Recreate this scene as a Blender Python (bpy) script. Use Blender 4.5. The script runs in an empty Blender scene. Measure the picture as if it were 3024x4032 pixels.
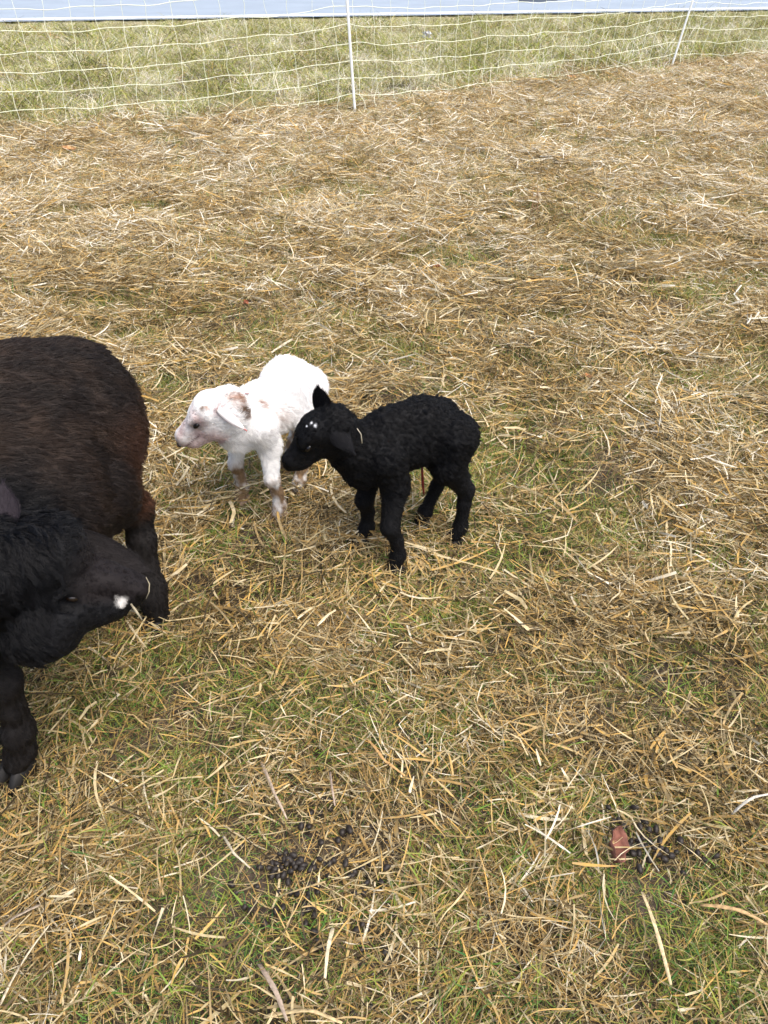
import bpy, math, random
import numpy as np
from mathutils import Vector, Matrix, kdtree

rng = np.random.default_rng(7)
random.seed(7)
S = bpy.context.scene
COL = S.collection

# ------------------------------------------------------------------ camera, sky, sun, exposure
CAM_H, PITCH, FPX = 1.2, math.radians(36.7), 769.0
cam = bpy.data.cameras.new('camera')
cam.sensor_fit = 'VERTICAL'
cam.sensor_height = 24.0
cam.lens = 24.0 * FPX / 1024.0
cam.clip_start, cam.clip_end = 0.02, 500
cam_o = bpy.data.objects.new('camera', cam)
COL.objects.link(cam_o)
cam_o.location = (0, 0, CAM_H)
cam_o.rotation_euler = (math.radians(90) - PITCH, 0, 0)
S.camera = cam_o

SUN_EL, SUN_AZ = math.radians(64), math.radians(128)      # azimuth measured clockwise from +Y
w = bpy.data.worlds.new("World")
S.world = w
w.use_nodes = True
wn = w.node_tree
sky = wn.nodes.new('ShaderNodeTexSky')
sky.sky_type = 'NISHITA'
sky.sun_disc = False
sky.sun_elevation = SUN_EL
sky.sun_rotation = SUN_AZ
sky.air_density = 1.0
sky.dust_density = 5.0
sky.ozone_density = 1.0
bgn = wn.nodes['Background']
bgn.inputs[1].default_value = 0.15
wn.links.new(sky.outputs[0], bgn.inputs[0])
sun = bpy.data.lights.new('sun', 'SUN')
sun.energy = 1.2
sun.angle = math.radians(50)
sun.color = (1.0, 0.97, 0.92)
sun_o = bpy.data.objects.new('sun', sun)
COL.objects.link(sun_o)
sd = Vector((math.sin(SUN_AZ) * math.cos(SUN_EL), math.cos(SUN_AZ) * math.cos(SUN_EL), math.sin(SUN_EL)))
sun_o.rotation_euler = sd.to_track_quat('Z', 'Y').to_euler()
S.view_settings.view_transform = 'Standard'
S.view_settings.look = 'None'
S.view_settings.exposure = 1.05
S.view_settings.gamma = 1.0
S.view_settings.use_curve_mapping = False
S.render.engine = 'CYCLES'
S.cycles.max_bounces = 6
S.cycles.diffuse_bounces = 3
S.cycles.glossy_bounces = 2
S.cycles.transmission_bounces = 4
S.cycles.transparent_max_bounces = 6
try:
    S.cycles_curves.shape = 'RIBBONS'
    S.cycles_curves.subdivisions = 2
except Exception:
    pass

sP, cP = math.sin(PITCH), math.cos(PITCH)


def at(px, py, z=0.0):
    """the point of the level z that the photograph shows at (px, py) of 768 x 1024"""
    u, t = (px - 384) / FPX, (py - 512) / FPX
    D = (CAM_H - z) / (sP + t * cP)
    return np.array([u * D, D * (cP - t * sP), z])


def hgt(x, y):
    """relief of the pasture"""
    x = np.asarray(x, float); y = np.asarray(y, float)
    h = 0.006 * np.sin(2.1 * x + 1.3 * y + .5) + 0.005 * np.sin(-3.3 * x + 2.7 * y + 1.9)
    h = h + 0.004 * np.sin(6.1 * x + 4.7 * y) + 0.003 * np.sin(9.7 * x - 8.1 * y + 2.2)
    return h


# ------------------------------------------------------------------ value noise for placing things
_tab = rng.random((256, 256))


def vnoise(x, y, s):
    x = np.asarray(x) * s + 37.3; y = np.asarray(y) * s + 91.7
    xi = np.floor(x).astype(int); yi = np.floor(y).astype(int)
    fx = x - xi; fy = y - yi
    fx = fx * fx * (3 - 2 * fx); fy = fy * fy * (3 - 2 * fy)
    g = lambda a, b: _tab[a % 256, b % 256]
    return (g(xi, yi) * (1 - fx) + g(xi + 1, yi) * fx) * (1 - fy) + (g(xi, yi + 1) * (1 - fx) + g(xi + 1, yi + 1) * fx) * fy


def noise3(P, s):
    """cheap 3-d lumps, -1..1"""
    a = P * s
    return (np.sin(a[..., 0] * 1.7 + 2.1 * np.sin(a[..., 1] * 1.3 + 1.1)) + np.sin(a[..., 1] * 1.9 + 1.9 * np.sin(a[..., 2] * 1.4 + .3))
            + np.sin(a[..., 2] * 1.6 + 2.3 * np.sin(a[..., 0] * 1.2 + 4.4))) / 3.0


# ------------------------------------------------------------------ material helpers
def new_mat(name):
    m = bpy.data.materials.new(name)
    m.use_nodes = True
    nt = m.node_tree
    b = nt.nodes['Principled BSDF']
    return m, nt, b


def N(nt, kind, **kw):
    n = nt.nodes.new(kind)
    for k, v in kw.items():
        setattr(n, k, v)
    return n


def ramp(nt, stops, interp='LINEAR'):
    r = nt.nodes.new('ShaderNodeValToRGB')
    r.color_ramp.interpolation = interp
    els = r.color_ramp.elements
    while len(els) > 1:
        els.remove(els[-1])
    els[0].position = stops[0][0]; els[0].color = (*stops[0][1], 1)
    for p, c in stops[1:]:
        e = els.new(p); e.color = (*c, 1)
    return r


def simple_mat(name, col, rough=0.6, spec=0.5, noise=None, bump=0.0):
    m, nt, b = new_mat(name)
    b.inputs['Base Color'].default_value = (*col, 1)
    b.inputs['Roughness'].default_value = rough
    b.inputs['Specular IOR Level'].default_value = spec
    if noise:
        sc, lo, hi = noise
        tc = N(nt, 'ShaderNodeTexCoord')
        n = N(nt, 'ShaderNodeTexNoise'); n.inputs['Scale'].default_value = sc; n.inputs['Detail'].default_value = 6
        r = ramp(nt, [(0.3, tuple(c * lo for c in col)), (0.7, tuple(min(1, c * hi) for c in col))])
        nt.links.new(tc.outputs['Object'], n.inputs['Vector'])
        nt.links.new(n.outputs[0], r.inputs[0])
        nt.links.new(r.outputs[0], b.inputs['Base Color'])
        if bump:
            bp = N(nt, 'ShaderNodeBump'); bp.inputs['Strength'].default_value = bump
            bp.inputs['Distance'].default_value = 0.002
            nt.links.new(n.outputs[0], bp.inputs['Height'])
            nt.links.new(bp.outputs[0], b.inputs['Normal'])
    return m


def attr_mat(name, rough, spec, gain=1.0, sheen=0.0, noise=0.0):
    """colour comes from the mesh / hair attribute 'tone_col' (the coat's own colour)"""
    m, nt, b = new_mat(name)
    a = N(nt, 'ShaderNodeAttribute'); a.attribute_name = 'tone_col'
    nt.links.new(a.outputs['Color'], b.inputs['Base Color'])
    b.inputs['Roughness'].default_value = rough
    b.inputs['Specular IOR Level'].default_value = spec
    return m


def blade_mat(name, stops, noise_scale=2.2, noise_amt=0.5, translucent=0.25, tipdry=None, far_haze=(1.0, 5.0, 0.0, 0.0)):
    """dry or green blades: per-blade tone 'rnd' shifted by slow noise over the field"""
    m, nt, b = new_mat(name)
    L = nt.links.new
    a = N(nt, 'ShaderNodeAttribute'); a.attribute_name = 'rnd'
    al = N(nt, 'ShaderNodeAttribute'); al.attribute_name = 'along'
    g = N(nt, 'ShaderNodeNewGeometry')
    n1 = N(nt, 'ShaderNodeTexNoise'); n1.inputs['Scale'].default_value = noise_scale; n1.inputs['Detail'].default_value = 3
    L(g.outputs['Position'], n1.inputs['Vector'])
    n2 = N(nt, 'ShaderNodeTexNoise'); n2.inputs['Scale'].default_value = 60; n2.inputs['Detail'].default_value = 1
    L(g.outputs['Position'], n2.inputs['Vector'])
    ma = N(nt, 'ShaderNodeMath', operation='MULTIPLY_ADD'); ma.inputs[1].default_value = noise_amt; ma.inputs[2].default_value = -noise_amt / 2
    L(n1.outputs[0], ma.inputs[0])
    mb = N(nt, 'ShaderNodeMath', operation='MULTIPLY_ADD'); mb.inputs[1].default_value = 0.35; mb.inputs[2].default_value = -0.175
    L(n2.outputs[0], mb.inputs[0])
    s1 = N(nt, 'ShaderNodeMath', operation='ADD'); L(a.outputs['Fac'], s1.inputs[0]); L(ma.outputs[0], s1.inputs[1])
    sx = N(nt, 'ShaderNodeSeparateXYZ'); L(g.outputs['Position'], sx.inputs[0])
    mr = N(nt, 'ShaderNodeMapRange'); mr.inputs['From Min'].default_value = far_haze[0]; mr.inputs['From Max'].default_value = far_haze[1]
    mr.inputs['To Min'].default_value = far_haze[2]; mr.inputs['To Max'].default_value = far_haze[3]; L(sx.outputs['Y'], mr.inputs['Value'])  # tone rises with distance: veiling haze put into the blade colour
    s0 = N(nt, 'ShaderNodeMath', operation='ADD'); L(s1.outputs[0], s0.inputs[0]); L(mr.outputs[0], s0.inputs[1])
    s2 = N(nt, 'ShaderNodeMath', operation='ADD'); s2.use_clamp = True; L(s0.outputs[0], s2.inputs[0]); L(mb.outputs[0], s2.inputs[1])
    r = ramp(nt, stops)
    L(s2.outputs[0], r.inputs[0])
    colout = r.outputs[0]
    if tipdry:
        mx = N(nt, 'ShaderNodeMix', data_type='RGBA')
        pw = N(nt, 'ShaderNodeMath', operation='POWER'); pw.inputs[1].default_value = 3.0
        L(al.outputs['Fac'], pw.inputs[0]); L(pw.outputs[0], mx.inputs[0])
        L(colout, mx.inputs[6]); mx.inputs[7].default_value = (*tipdry, 1)
        colout = mx.outputs[2]
    L(colout, b.inputs['Base Color'])
    b.inputs['Roughness'].default_value = 0.55
    b.inputs['Specular IOR Level'].default_value = 0.12
    tr = N(nt, 'ShaderNodeBsdfTranslucent'); L(colout, tr.inputs[0])
    ms = N(nt, 'ShaderNodeMixShader'); ms.inputs[0].default_value = translucent
    out = nt.nodes['Material Output']
    L(b.outputs[0], ms.inputs[1]); L(tr.outputs[0], ms.inputs[2]); L(ms.outputs[0], out.inputs[0])
    return m


# ------------------------------------------------------------------ object helpers
def mesh_from(name, V, F, attrs=None, smooth=True):
    me = bpy.data.meshes.new(name)
    V = np.asarray(V, np.float32)
    if isinstance(F, np.ndarray):
        nf, k = F.shape
        me.vertices.add(len(V)); me.vertices.foreach_set('co', V.ravel())
        me.loops.add(nf * k); me.loops.foreach_set('vertex_index', F.astype(np.int32).ravel())
        me.polygons.add(nf)
        me.polygons.foreach_set('loop_start', np.arange(0, nf * k, k, dtype=np.int32))
        me.update(calc_edges=True)
    else:
        me.from_pydata([tuple(v) for v in V], [], F)
        me.update()
    if smooth:
        me.polygons.foreach_set('use_smooth', np.ones(len(me.polygons), bool))
    for k, (typ, arr) in (attrs or {}).items():
        a = me.attributes.new(k, typ, 'POINT')
        if typ == 'FLOAT_COLOR':
            a.data.foreach_set('color', np.asarray(arr, np.float32).ravel())
        else:
            a.data.foreach_set('value', np.asarray(arr, np.float32).ravel())
    me.validate()
    return me


def link(name, data, mat=None, parent=None, loc=None):
    o = bpy.data.objects.new(name, data)
    COL.objects.link(o)
    if mat is not None and data is not None:
        data.materials.clear() if hasattr(data, 'materials') else None
        data.materials.append(mat)
    if parent is not None:
        o.parent = parent
    if loc is not None:
        o.location = loc
    return o


def tag(o, label=None, cat=None, group=None, kind=None):
    if label: o['label'] = label
    if cat: o['category'] = cat
    if group: o['group'] = group
    if kind: o['kind'] = kind
    return o


def empty(name, loc, label, cat, group=None):
    o = bpy.data.objects.new(name, None)
    COL.objects.link(o)
    o.location = loc
    o.empty_display_size = 0.1
    return tag(o, label, cat, group)


def tube(P, R, sides=8, cap=True):
    """tube through points P with radii R -> V, F(list)"""
    P = np.asarray(P, float); n = len(P)
    R = np.broadcast_to(np.asarray(R, float), (n,))
    T = np.gradient(P, axis=0); T /= np.linalg.norm(T, axis=1)[:, None] + 1e-12
    ref = np.array([0, 0, 1.0]) if abs(T[0, 2]) < .9 else np.array([1.0, 0, 0])
    V, F = [], []
    u = np.cross(T[0], ref); u /= np.linalg.norm(u)
    for i in range(n):
        u = u - T[i] * u.dot(T[i]); u /= np.linalg.norm(u)
        v = np.cross(T[i], u)
        for k in range(sides):
            a = 2 * math.pi * k / sides
            V.append(P[i] + R[i] * (math.cos(a) * u + math.sin(a) * v))
    for i in range(n - 1):
        for k in range(sides):
            k2 = (k + 1) % sides
            F.append((i * sides + k, i * sides + k2, (i + 1) * sides + k2, (i + 1) * sides + k))
    if cap:
        F.append(tuple(range(sides))[::-1]); F.append(tuple((n - 1) * sides + k for k in range(sides)))
    return np.array(V), F


# ------------------------------------------------------------------ solid builder: blended volumes -> one continuous skin
def surface_nets(D, org, h):
    s = D < 0
    nx, ny, nz = D.shape
    c = np.zeros((nx - 1, ny - 1, nz - 1), np.int8)
    for dx in (0, 1):
        for dy in (0, 1):
            for dz in (0, 1):
                c += s[dx:nx - 1 + dx, dy:ny - 1 + dy, dz:nz - 1 + dz]
    act = (c > 0) & (c < 8)
    idx = -np.ones(act.shape, np.int64)
    I = np.argwhere(act)
    idx[act] = np.arange(len(I))
    acc = np.zeros((len(I), 3)); cnt = np.zeros(len(I))
    corners = [(0, 0, 0), (1, 0, 0), (0, 1, 0), (1, 1, 0), (0, 0, 1), (1, 0, 1), (0, 1, 1), (1, 1, 1)]
    for a in range(8):
        for b in range(a + 1, 8):
            ca, cb = corners[a], corners[b]
            if sum(abs(p - q) for p, q in zip(ca, cb)) != 1:
                continue
            va = D[I[:, 0] + ca[0], I[:, 1] + ca[1], I[:, 2] + ca[2]]
            vb = D[I[:, 0] + cb[0], I[:, 1] + cb[1], I[:, 2] + cb[2]]
            m = (va < 0) != (vb < 0)
            t = np.where(m, va / np.where(va == vb, 1, va - vb), 0)
            p = np.array(ca)[None] + t[:, None] * (np.array(cb) - np.array(ca))[None]
            acc[m] += p[m]; cnt[m] += 1
    V = (I + acc / cnt[:, None]) * h + org
    F = []
    for ax in range(3):
        o1, o2 = [(1, 2), (2, 0), (0, 1)][ax]
        sl0 = [slice(1, -1)] * 3; sl0[ax] = slice(0, -1)
        A = s[tuple(sl0)]
        sl1 = [slice(1, -1)] * 3; sl1[ax] = slice(1, None)
        B = s[tuple(sl1)]
        E = np.argwhere(A != B)
        if not len(E):
            continue
        off = np.array([1, 1, 1]); off[ax] = 0
        G = E + off
        ins = s[G[:, 0], G[:, 1], G[:, 2]]
        d1 = np.zeros(3, int); d1[o1] = 1
        d2 = np.zeros(3, int); d2[o2] = 1
        q = [G - d1 - d2, G - d2, G, G - d1]
        q = np.stack([idx[a[:, 0], a[:, 1], a[:, 2]] for a in q], 1)
        q = np.where(ins[:, None], q, q[:, ::-1])
        F.append(q)
    return V, np.concatenate(F)


def seg_dist(P, a, b, ra, rb, lat=None, sq=1.0):
    a = np.asarray(a, np.float32); b = np.asarray(b, np.float32)
    ab = b - a
    t = np.clip(((P - a) @ ab) / max(float(ab @ ab), 1e-12), 0, 1)
    v = P - a - t[..., None] * ab
    if lat is not None and sq != 1.0:
        lc = v @ lat
        v = v + (lc * (1 / sq - 1))[..., None] * lat
    return np.sqrt((v * v).sum(-1)) - (ra + (rb - ra) * t)


def skin(prims, h, disp=None, k0=0.012, smooth=1):
    """prims: list of (a, b, ra, rb, k, lat, squash, sign)"""
    pts = np.array([p[0] for p in prims] + [p[1] for p in prims]); rad = max(max(p[2], p[3]) for p in prims)
    lo = pts.min(0) - rad - .03; hi = pts.max(0) + rad + .03
    n = np.ceil((hi - lo) / h).astype(int) + 1
    ax = [lo[i] + h * np.arange(n[i]) for i in range(3)]
    P = np.stack(np.meshgrid(*ax, indexing='ij'), -1).astype(np.float32)
    D = np.full(P.shape[:3], 1.0, np.float32)
    for a, b, ra, rb, k, lat, sq, sign in prims:
        # only the box round this piece
        m = max(ra, rb) + max(k, .01) * 2 + .03
        l = np.maximum(np.floor((np.minimum(a, b) - m - lo) / h).astype(int), 0)
        u = np.minimum(np.ceil((np.maximum(a, b) + m - lo) / h).astype(int) + 1, n)
        sl = tuple(slice(l[i], u[i]) for i in range(3))
        d = seg_dist(P[sl], a, b, ra, rb, lat, sq)
        o = D[sl]
        if sign > 0:
            hh = np.clip(0.5 + 0.5 * (o - d) / k, 0, 1)
            D[sl] = o * (1 - hh) + d * hh - k * hh * (1 - hh)
        else:
            hh = np.clip(0.5 - 0.5 * (o + d) / k, 0, 1)
            D[sl] = o * (1 - hh) - d * hh + k * hh * (1 - hh)
    if disp is not None:
        near = np.abs(D) < .03
        D[near] += disp(P[near])
    V, F = surface_nets(D, lo, h)
    for _ in range(smooth):
        A = np.zeros_like(V); c = np.zeros(len(V))
        for i in range(4):
            j = (i + 1) % 4
            np.add.at(A, F[:, i], V[F[:, j]]); np.add.at(A, F[:, j], V[F[:, i]])
            np.add.at(c, F[:, i], 1); np.add.at(c, F[:, j], 1)
        V = V * .5 + .5 * A / c[:, None]
    return V, F


def vert_normals(V, F):
    fn = np.cross(V[F[:, 2]] - V[F[:, 0]], V[F[:, 3]] - V[F[:, 1]]) if F.shape[1] == 4 else np.cross(V[F[:, 1]] - V[F[:, 0]], V[F[:, 2]] - V[F[:, 0]])
    Nn = np.zeros_like(V)
    for i in range(F.shape[1]):
        np.add.at(Nn, F[:, i], fn)
    return Nn / (np.linalg.norm(Nn, axis=1)[:, None] + 1e-12)


def grow_fur(name, V, F, n, length, flow, colour, mat, parent, lay=0.75, curl=0.0, clump=0.0, clump_n=0, rad=0.0003, jitter=0.25, k=5, keep=None, curlfreq=2.2, org=None, wobf=38, woba=.55):
    Nn = vert_normals(V, F)
    if F.shape[1] == 4:
        T = np.concatenate([F[:, [0, 1, 2]], F[:, [0, 2, 3]]])
    else:
        T = F
    ar = np.linalg.norm(np.cross(V[T[:, 1]] - V[T[:, 0]], V[T[:, 2]] - V[T[:, 0]]), axis=1)
    wt = ar
    if keep is not None:
        wt = ar * keep(V[T].mean(1))
    ti = rng.choice(len(T), n, p=wt / wt.sum())
    u = rng.random((n, 2)); fl = u.sum(1) > 1; u[fl] = 1 - u[fl]
    tt = T[ti]
    P0 = V[tt[:, 0]] * (1 - u.sum(1))[:, None] + V[tt[:, 1]] * u[:, :1] + V[tt[:, 2]] * u[:, 1:]
    nn = Nn[tt[:, 0]] * (1 - u.sum(1))[:, None] + Nn[tt[:, 1]] * u[:, :1] + Nn[tt[:, 2]] * u[:, 1:]
    nn /= np.linalg.norm(nn, axis=1)[:, None] + 1e-9
    fl = flow(P0)
    wob = np.stack([noise3(P0 + 3, wobf), noise3(P0 + 7, wobf), noise3(P0 + 11, wobf)], 1) * woba
    fl = fl / (np.linalg.norm(fl, axis=1)[:, None] + 1e-9) + wob
    ft = fl - nn * (fl * nn).sum(1)[:, None]
    ft /= np.linalg.norm(ft, axis=1)[:, None] + 1e-9
    Ln = length(P0) * rng.uniform(.6, 1.2, n)
    tpar = np.linspace(0, 1, k)
    lay_ = lay(P0) if callable(lay) else np.full(n, lay)
    jit = rng.normal(0, jitter, (n, 3))
    pts = np.zeros((n, k, 3))
    side = np.cross(nn, ft)
    ph = rng.random(n) * 6.28
    for i, t in enumerate(tpar):
        d = nn * ((1 - lay_) * t + .12 * t * (1 - t))[:, None] + ft * (lay_ * t ** 1.3)[:, None] + jit * (t * t * .5)
        pts[:, i] = P0 + d * Ln[:, None]
        if curl:
            c = curl(P0) if callable(curl) else curl
            c = np.broadcast_to(np.asarray(c, float), (n,))
            env = min(1, t * 3)
            pts[:, i] += (side * (np.sin(ph + t * 6.28 * curlfreq) - np.sin(ph))[:, None] + ft * (np.cos(ph + t * 6.28 * curlfreq) - np.cos(ph))[:, None]) * (c * env)[:, None]
    if clump and clump_n:
        ci = rng.choice(n, clump_n, replace=False)
        kd = kdtree.KDTree(clump_n)
        for j, c in enumerate(ci):
            kd.insert(P0[c], j)
        kd.balance()
        own = np.fromiter((kd.find(p)[1] for p in P0), int, n)
        cc = ci[own]
        ok = np.linalg.norm(P0 - P0[cc], axis=1) < .025
        cl = clump(P0) if callable(clump) else np.full(n, clump)
        for i, t in enumerate(tpar):
            m = (cl * t ** .8 * ok)[:, None]
            pts[:, i] = pts[:, i] * (1 - m) + (pts[cc, i] + (P0 - P0[cc]) * .15) * m
    col = colour(P0, nn)
    col = np.clip(col * rng.uniform(.75, 1.25, (n, 1)), 0, 1)
    hc = bpy.data.hair_curves.new(name)
    hc.add_curves([k] * n)
    if org is not None:
        pts = pts - org
    hc.attributes['position'].data.foreach_set('vector', pts.astype(np.float32).ravel())
    r = hc.attributes.get('radius') or hc.attributes.new('radius', 'FLOAT', 'POINT')
    rr = np.tile(rad * (1 - .75 * tpar), n)
    r.data.foreach_set('value', rr.astype(np.float32))
    a = hc.attributes.new('tone_col', 'FLOAT_COLOR', 'CURVE')
    a.data.foreach_set('color', np.concatenate([col, np.ones((n, 1))], 1).astype(np.float32).ravel())
    hc.materials.append(mat)
    o = bpy.data.objects.new(name, hc)
    COL.objects.link(o)
    o.parent = parent
    return o


# ------------------------------------------------------------------ THE SETTING: ground, road
def in_fence(x, y):
    """signed distance (m) across the fence line, positive on the road side"""
    x = np.asarray(x, float); y = np.asarray(y, float)
    fy = np.interp(x, [-12, -4.5, -.249, 3.31, 7.2, 14], [4.2, 5.9, 7.35, 10.18, 12.3, 15.5])
    return y - fy


ROAD_A, ROAD_B = at(0, 22.5), at(768, 10.5)
rd = (ROAD_B - ROAD_A)[:2]; rd /= np.linalg.norm(rd)
rn = np.array([-rd[1], rd[0]])


def road_dist(x, y):
    return (np.asarray(x) - ROAD_A[0]) * rn[0] + (np.asarray(y) - ROAD_A[1]) * rn[1]


def make_ground():
    ys = np.concatenate([np.arange(-3, 4.5, .05), np.arange(4.5, 30, .25), np.linspace(30, 260, 40)])
    xs = np.concatenate([np.linspace(-200, -9, 30), np.arange(-8.8, -2.5, .25), np.arange(-2.5, 2.5, .05), np.arange(2.5, 12, .25), np.linspace(12.5, 200, 30)])
    X, Y = np.meshgrid(xs, ys)
    Z = hgt(X, Y) * np.clip((40 - np.hypot(X, Y)) / 20, 0, 1) - .004
    Z += (vnoise(X, Y, 9) - .5) * .012 * (Y < 6)
    rdn = road_dist(X, Y)
    Z = Z * np.clip(-rdn / 2.0, 0, 1) - np.where(rdn > -.1, .03, 0)
    V = np.stack([X, Y, Z], -1).reshape(-1, 3)
    ny, nx = X.shape
    i = np.arange(ny - 1)[:, None] * nx + np.arange(nx - 1)[None]
    F = np.stack([i, i + 1, i + nx + 1, i + nx], -1).reshape(-1, 4)
    m, nt, b = new_mat('pasture_soil')
    L = nt.links.new
    g = N(nt, 'ShaderNodeNewGeometry')
    n = N(nt, 'ShaderNodeTexNoise'); n.inputs['Scale'].default_value = 4; n.inputs['Detail'].default_value = 8
    n2 = N(nt, 'ShaderNodeTexNoise'); n2.inputs['Scale'].default_value = 90; n2.inputs['Detail'].default_value = 5
    L(g.outputs[0], n.inputs['Vector']); L(g.outputs[0], n2.inputs['Vector'])
    mx = N(nt, 'ShaderNodeMath', operation='MULTIPLY_ADD'); mx.inputs[1].default_value = .5; L(n2.outputs[0], mx.inputs[0])
    h_ = N(nt, 'ShaderNodeMath', operation='MULTIPLY'); h_.inputs[1].default_value = .5; L(n.outputs[0], h_.inputs[0]); L(h_.outputs[0], mx.inputs[2])
    r = ramp(nt, [(.35, (.022, .016, .011)), (.5, (.055, .040, .027)), (.65, (.11, .080, .052))])
    L(mx.outputs[0], r.inputs[0])
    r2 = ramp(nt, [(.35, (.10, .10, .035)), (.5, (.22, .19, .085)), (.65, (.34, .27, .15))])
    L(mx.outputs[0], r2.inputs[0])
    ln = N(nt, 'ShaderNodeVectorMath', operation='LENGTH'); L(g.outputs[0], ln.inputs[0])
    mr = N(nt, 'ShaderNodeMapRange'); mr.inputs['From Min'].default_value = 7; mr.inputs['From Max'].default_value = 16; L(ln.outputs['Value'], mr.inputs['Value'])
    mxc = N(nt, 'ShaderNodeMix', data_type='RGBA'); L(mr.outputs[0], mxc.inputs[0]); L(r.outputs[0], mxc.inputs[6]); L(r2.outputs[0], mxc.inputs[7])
    L(mxc.outputs[2], b.inputs['Base Color'])
    b.inputs['Roughness'].default_value = .9
    bp = N(nt, 'ShaderNodeBump'); bp.inputs['Distance'].default_value = .01; bp.inputs['Strength'].default_value = .8
    L(n2.outputs[0], bp.inputs['Height']); L(bp.outputs[0], b.inputs['Normal'])
    o = link('ground', mesh_from('ground', V, F), m)
    tag(o, 'brown pasture soil showing between the straw and grass', None, None, 'structure')


make_ground()


def strip(name, d0, d1, z, mat, label, l0=-120, l1=120, kind='structure', wob=0.0, nseg=120):
    V, F = [], []
    s = np.linspace(l0, l1, nseg + 1)
    for i, q in enumerate(s):
        for d in (d0, d1):
            dd = d + (wob * (vnoise(q, 3.3, 3.0) - .5) if d == d0 else 0)
            p = ROAD_A[:2] + rd * q + rn * dd
            V.append((p[0], p[1], z))
    for i in range(nseg):
        F.append((2 * i, 2 * i + 1, 2 * i + 3, 2 * i + 2)[::-1])
    o = link(name, mesh_from(name, np.array(V), F, smooth=False), mat)
    tag(o, label, None, None, kind)
    return o


def asphalt():
    m, nt, b = new_mat('worn_asphalt')
    L = nt.links.new
    g = N(nt, 'ShaderNodeNewGeometry')
    n = N(nt, 'ShaderNodeTexNoise'); n.inputs['Scale'].default_value = 1.2; n.inputs['Detail'].default_value = 5
    n2 = N(nt, 'ShaderNodeTexNoise'); n2.inputs['Scale'].default_value = 60; n2.inputs['Detail'].default_value = 4
    L(g.outputs[0], n.inputs['Vector']); L(g.outputs[0], n2.inputs['Vector'])
    r = ramp(nt, [(.3, (.25, .29, .33)), (.7, (.30, .345, .39))])
    L(n.outputs[0], r.inputs[0]); L(r.outputs[0], b.inputs['Base Color'])
    b.inputs['Roughness'].default_value = .42
    bp = N(nt, 'ShaderNodeBump'); bp.inputs['Distance'].default_value = .003; bp.inputs['Strength'].default_value = .3
    L(n2.outputs[0], bp.inputs['Height']); L(bp.outputs[0], b.inputs['Normal'])
    return m


M_ASPH = asphalt()
strip('road', -.12, 9.5, .02, M_ASPH, 'pale blue grey asphalt road beyond the fence', wob=.1)
M_LINE = simple_mat('road_paint', (.88, .89, .88), .5, .4, (30, .92, 1.05))
strip('road_marking', .10, .52, .026, M_LINE, 'white edge line along the near side of the road')
M_ROAD_DARK = simple_mat('road_dark', (.03, .035, .05), .5)

# dark patch on the road at the top of the picture
tp = at(534, 1.0)
k_ = 26
V = [(tp[0], tp[1], .027)]
for i in range(k_):
    a = 2 * math.pi * i / k_
    rr = 1 + .25 * math.sin(3 * a + 1) + .15 * math.sin(7 * a)
    q = rd * math.cos(a) * .62 * rr + rn * math.sin(a) * .55 * rr
    V.append((tp[0] + q[0], tp[1] + q[1], .027))
o = link('dark_patch', mesh_from('dark_patch', np.array(V), [(0, i + 1, (i + 1) % k_ + 1) for i in range(k_)], smooth=False), M_ROAD_DARK)
tag(o, 'dark patch in the pale road surface', None, None, 'structure')


# ------------------------------------------------------------------ THATCH: straw and grass clumps scattered over the ground
def ribbons(n, R, Lr, Wr, pitch, curv, z0, segs=5, taper=.35, kink=.3, roll=.8, rndlo=0., rndhi=1., radial=False, droop=0.0, comb=None):
    L = rng.uniform(*Lr, n) * rng.choice([.5, .75, 1, 1, 1.25], n)
    W = rng.uniform(*Wr, n) * rng.choice([.6, .8, 1, 1.3], n)
    a0 = rng.uniform(0, 2 * math.pi, n)
    r0 = R * np.sqrt(rng.random(n))
    th = rng.uniform(0, 2 * math.pi, n)
    if comb:
        th = np.where(rng.random(n) < .45, rng.normal(0, comb, n) + math.pi * rng.integers(0, 2, n), th)
    p = np.stack([r0 * np.cos(a0), r0 * np.sin(a0), rng.uniform(z0[0], z0[1], n)], 1)
    pit = rng.normal(pitch[0], pitch[1], n)
    dth = rng.normal(0, curv, n)
    kp = np.where(rng.random(n) < kink, rng.integers(1, segs, n), 99)
    kang = rng.normal(0, 1.0, n)
    ro = rng.normal(0, roll, n)
    rnd = rng.uniform(rndlo, rndhi, n)
    V = np.zeros((n, segs + 1, 2, 3)); A = np.zeros((n, segs + 1, 2))
    for i in range(segs + 1):
        t = i / segs
        d = np.stack([np.cos(th) * np.cos(pit), np.sin(th) * np.cos(pit), np.sin(pit)], 1)
        sx = np.stack([-np.sin(th), np.cos(th), np.zeros(n)], 1)
        up = np.cross(d, sx)
        wv = sx * np.cos(ro)[:, None] + up * np.sin(ro)[:, None]
        wd = W * (1 - (1 - taper) * t ** 2) * .5 * (.75 + .25 * min(1, t * 4))
        V[:, i, 0] = p - wv * wd[:, None]
        V[:, i, 1] = p + wv * wd[:, None]
        A[:, i] = t
        p = p + d * (L / segs)[:, None]
        th = th + dth / segs + np.where(kp == i, kang, 0)
        pit = pit - droop / segs - .0 * pit
        ro = ro + rng.normal(0, .25, n)
        low = p[:, 2] < .001
        pit = np.where(low, np.abs(rng.normal(.05, .08, n)), pit)
        p[:, 2] = np.maximum(p[:, 2], .001)
        hi = p[:, 2] > z0[1] + .035
        if pitch[0] < .3:
            pit = np.where(hi, -np.abs(pit) * .7, pit)
    base = (np.arange(n) * (segs + 1) * 2)[:, None]
    s = (np.arange(segs) * 2)[None]
    F = np.stack([base + s, base + s + 1, base + s + 3, base + s + 2], -1).reshape(-1, 4)
    return V.reshape(-1, 3), F, np.repeat(rnd, (segs + 1) * 2), A.ravel()


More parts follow.
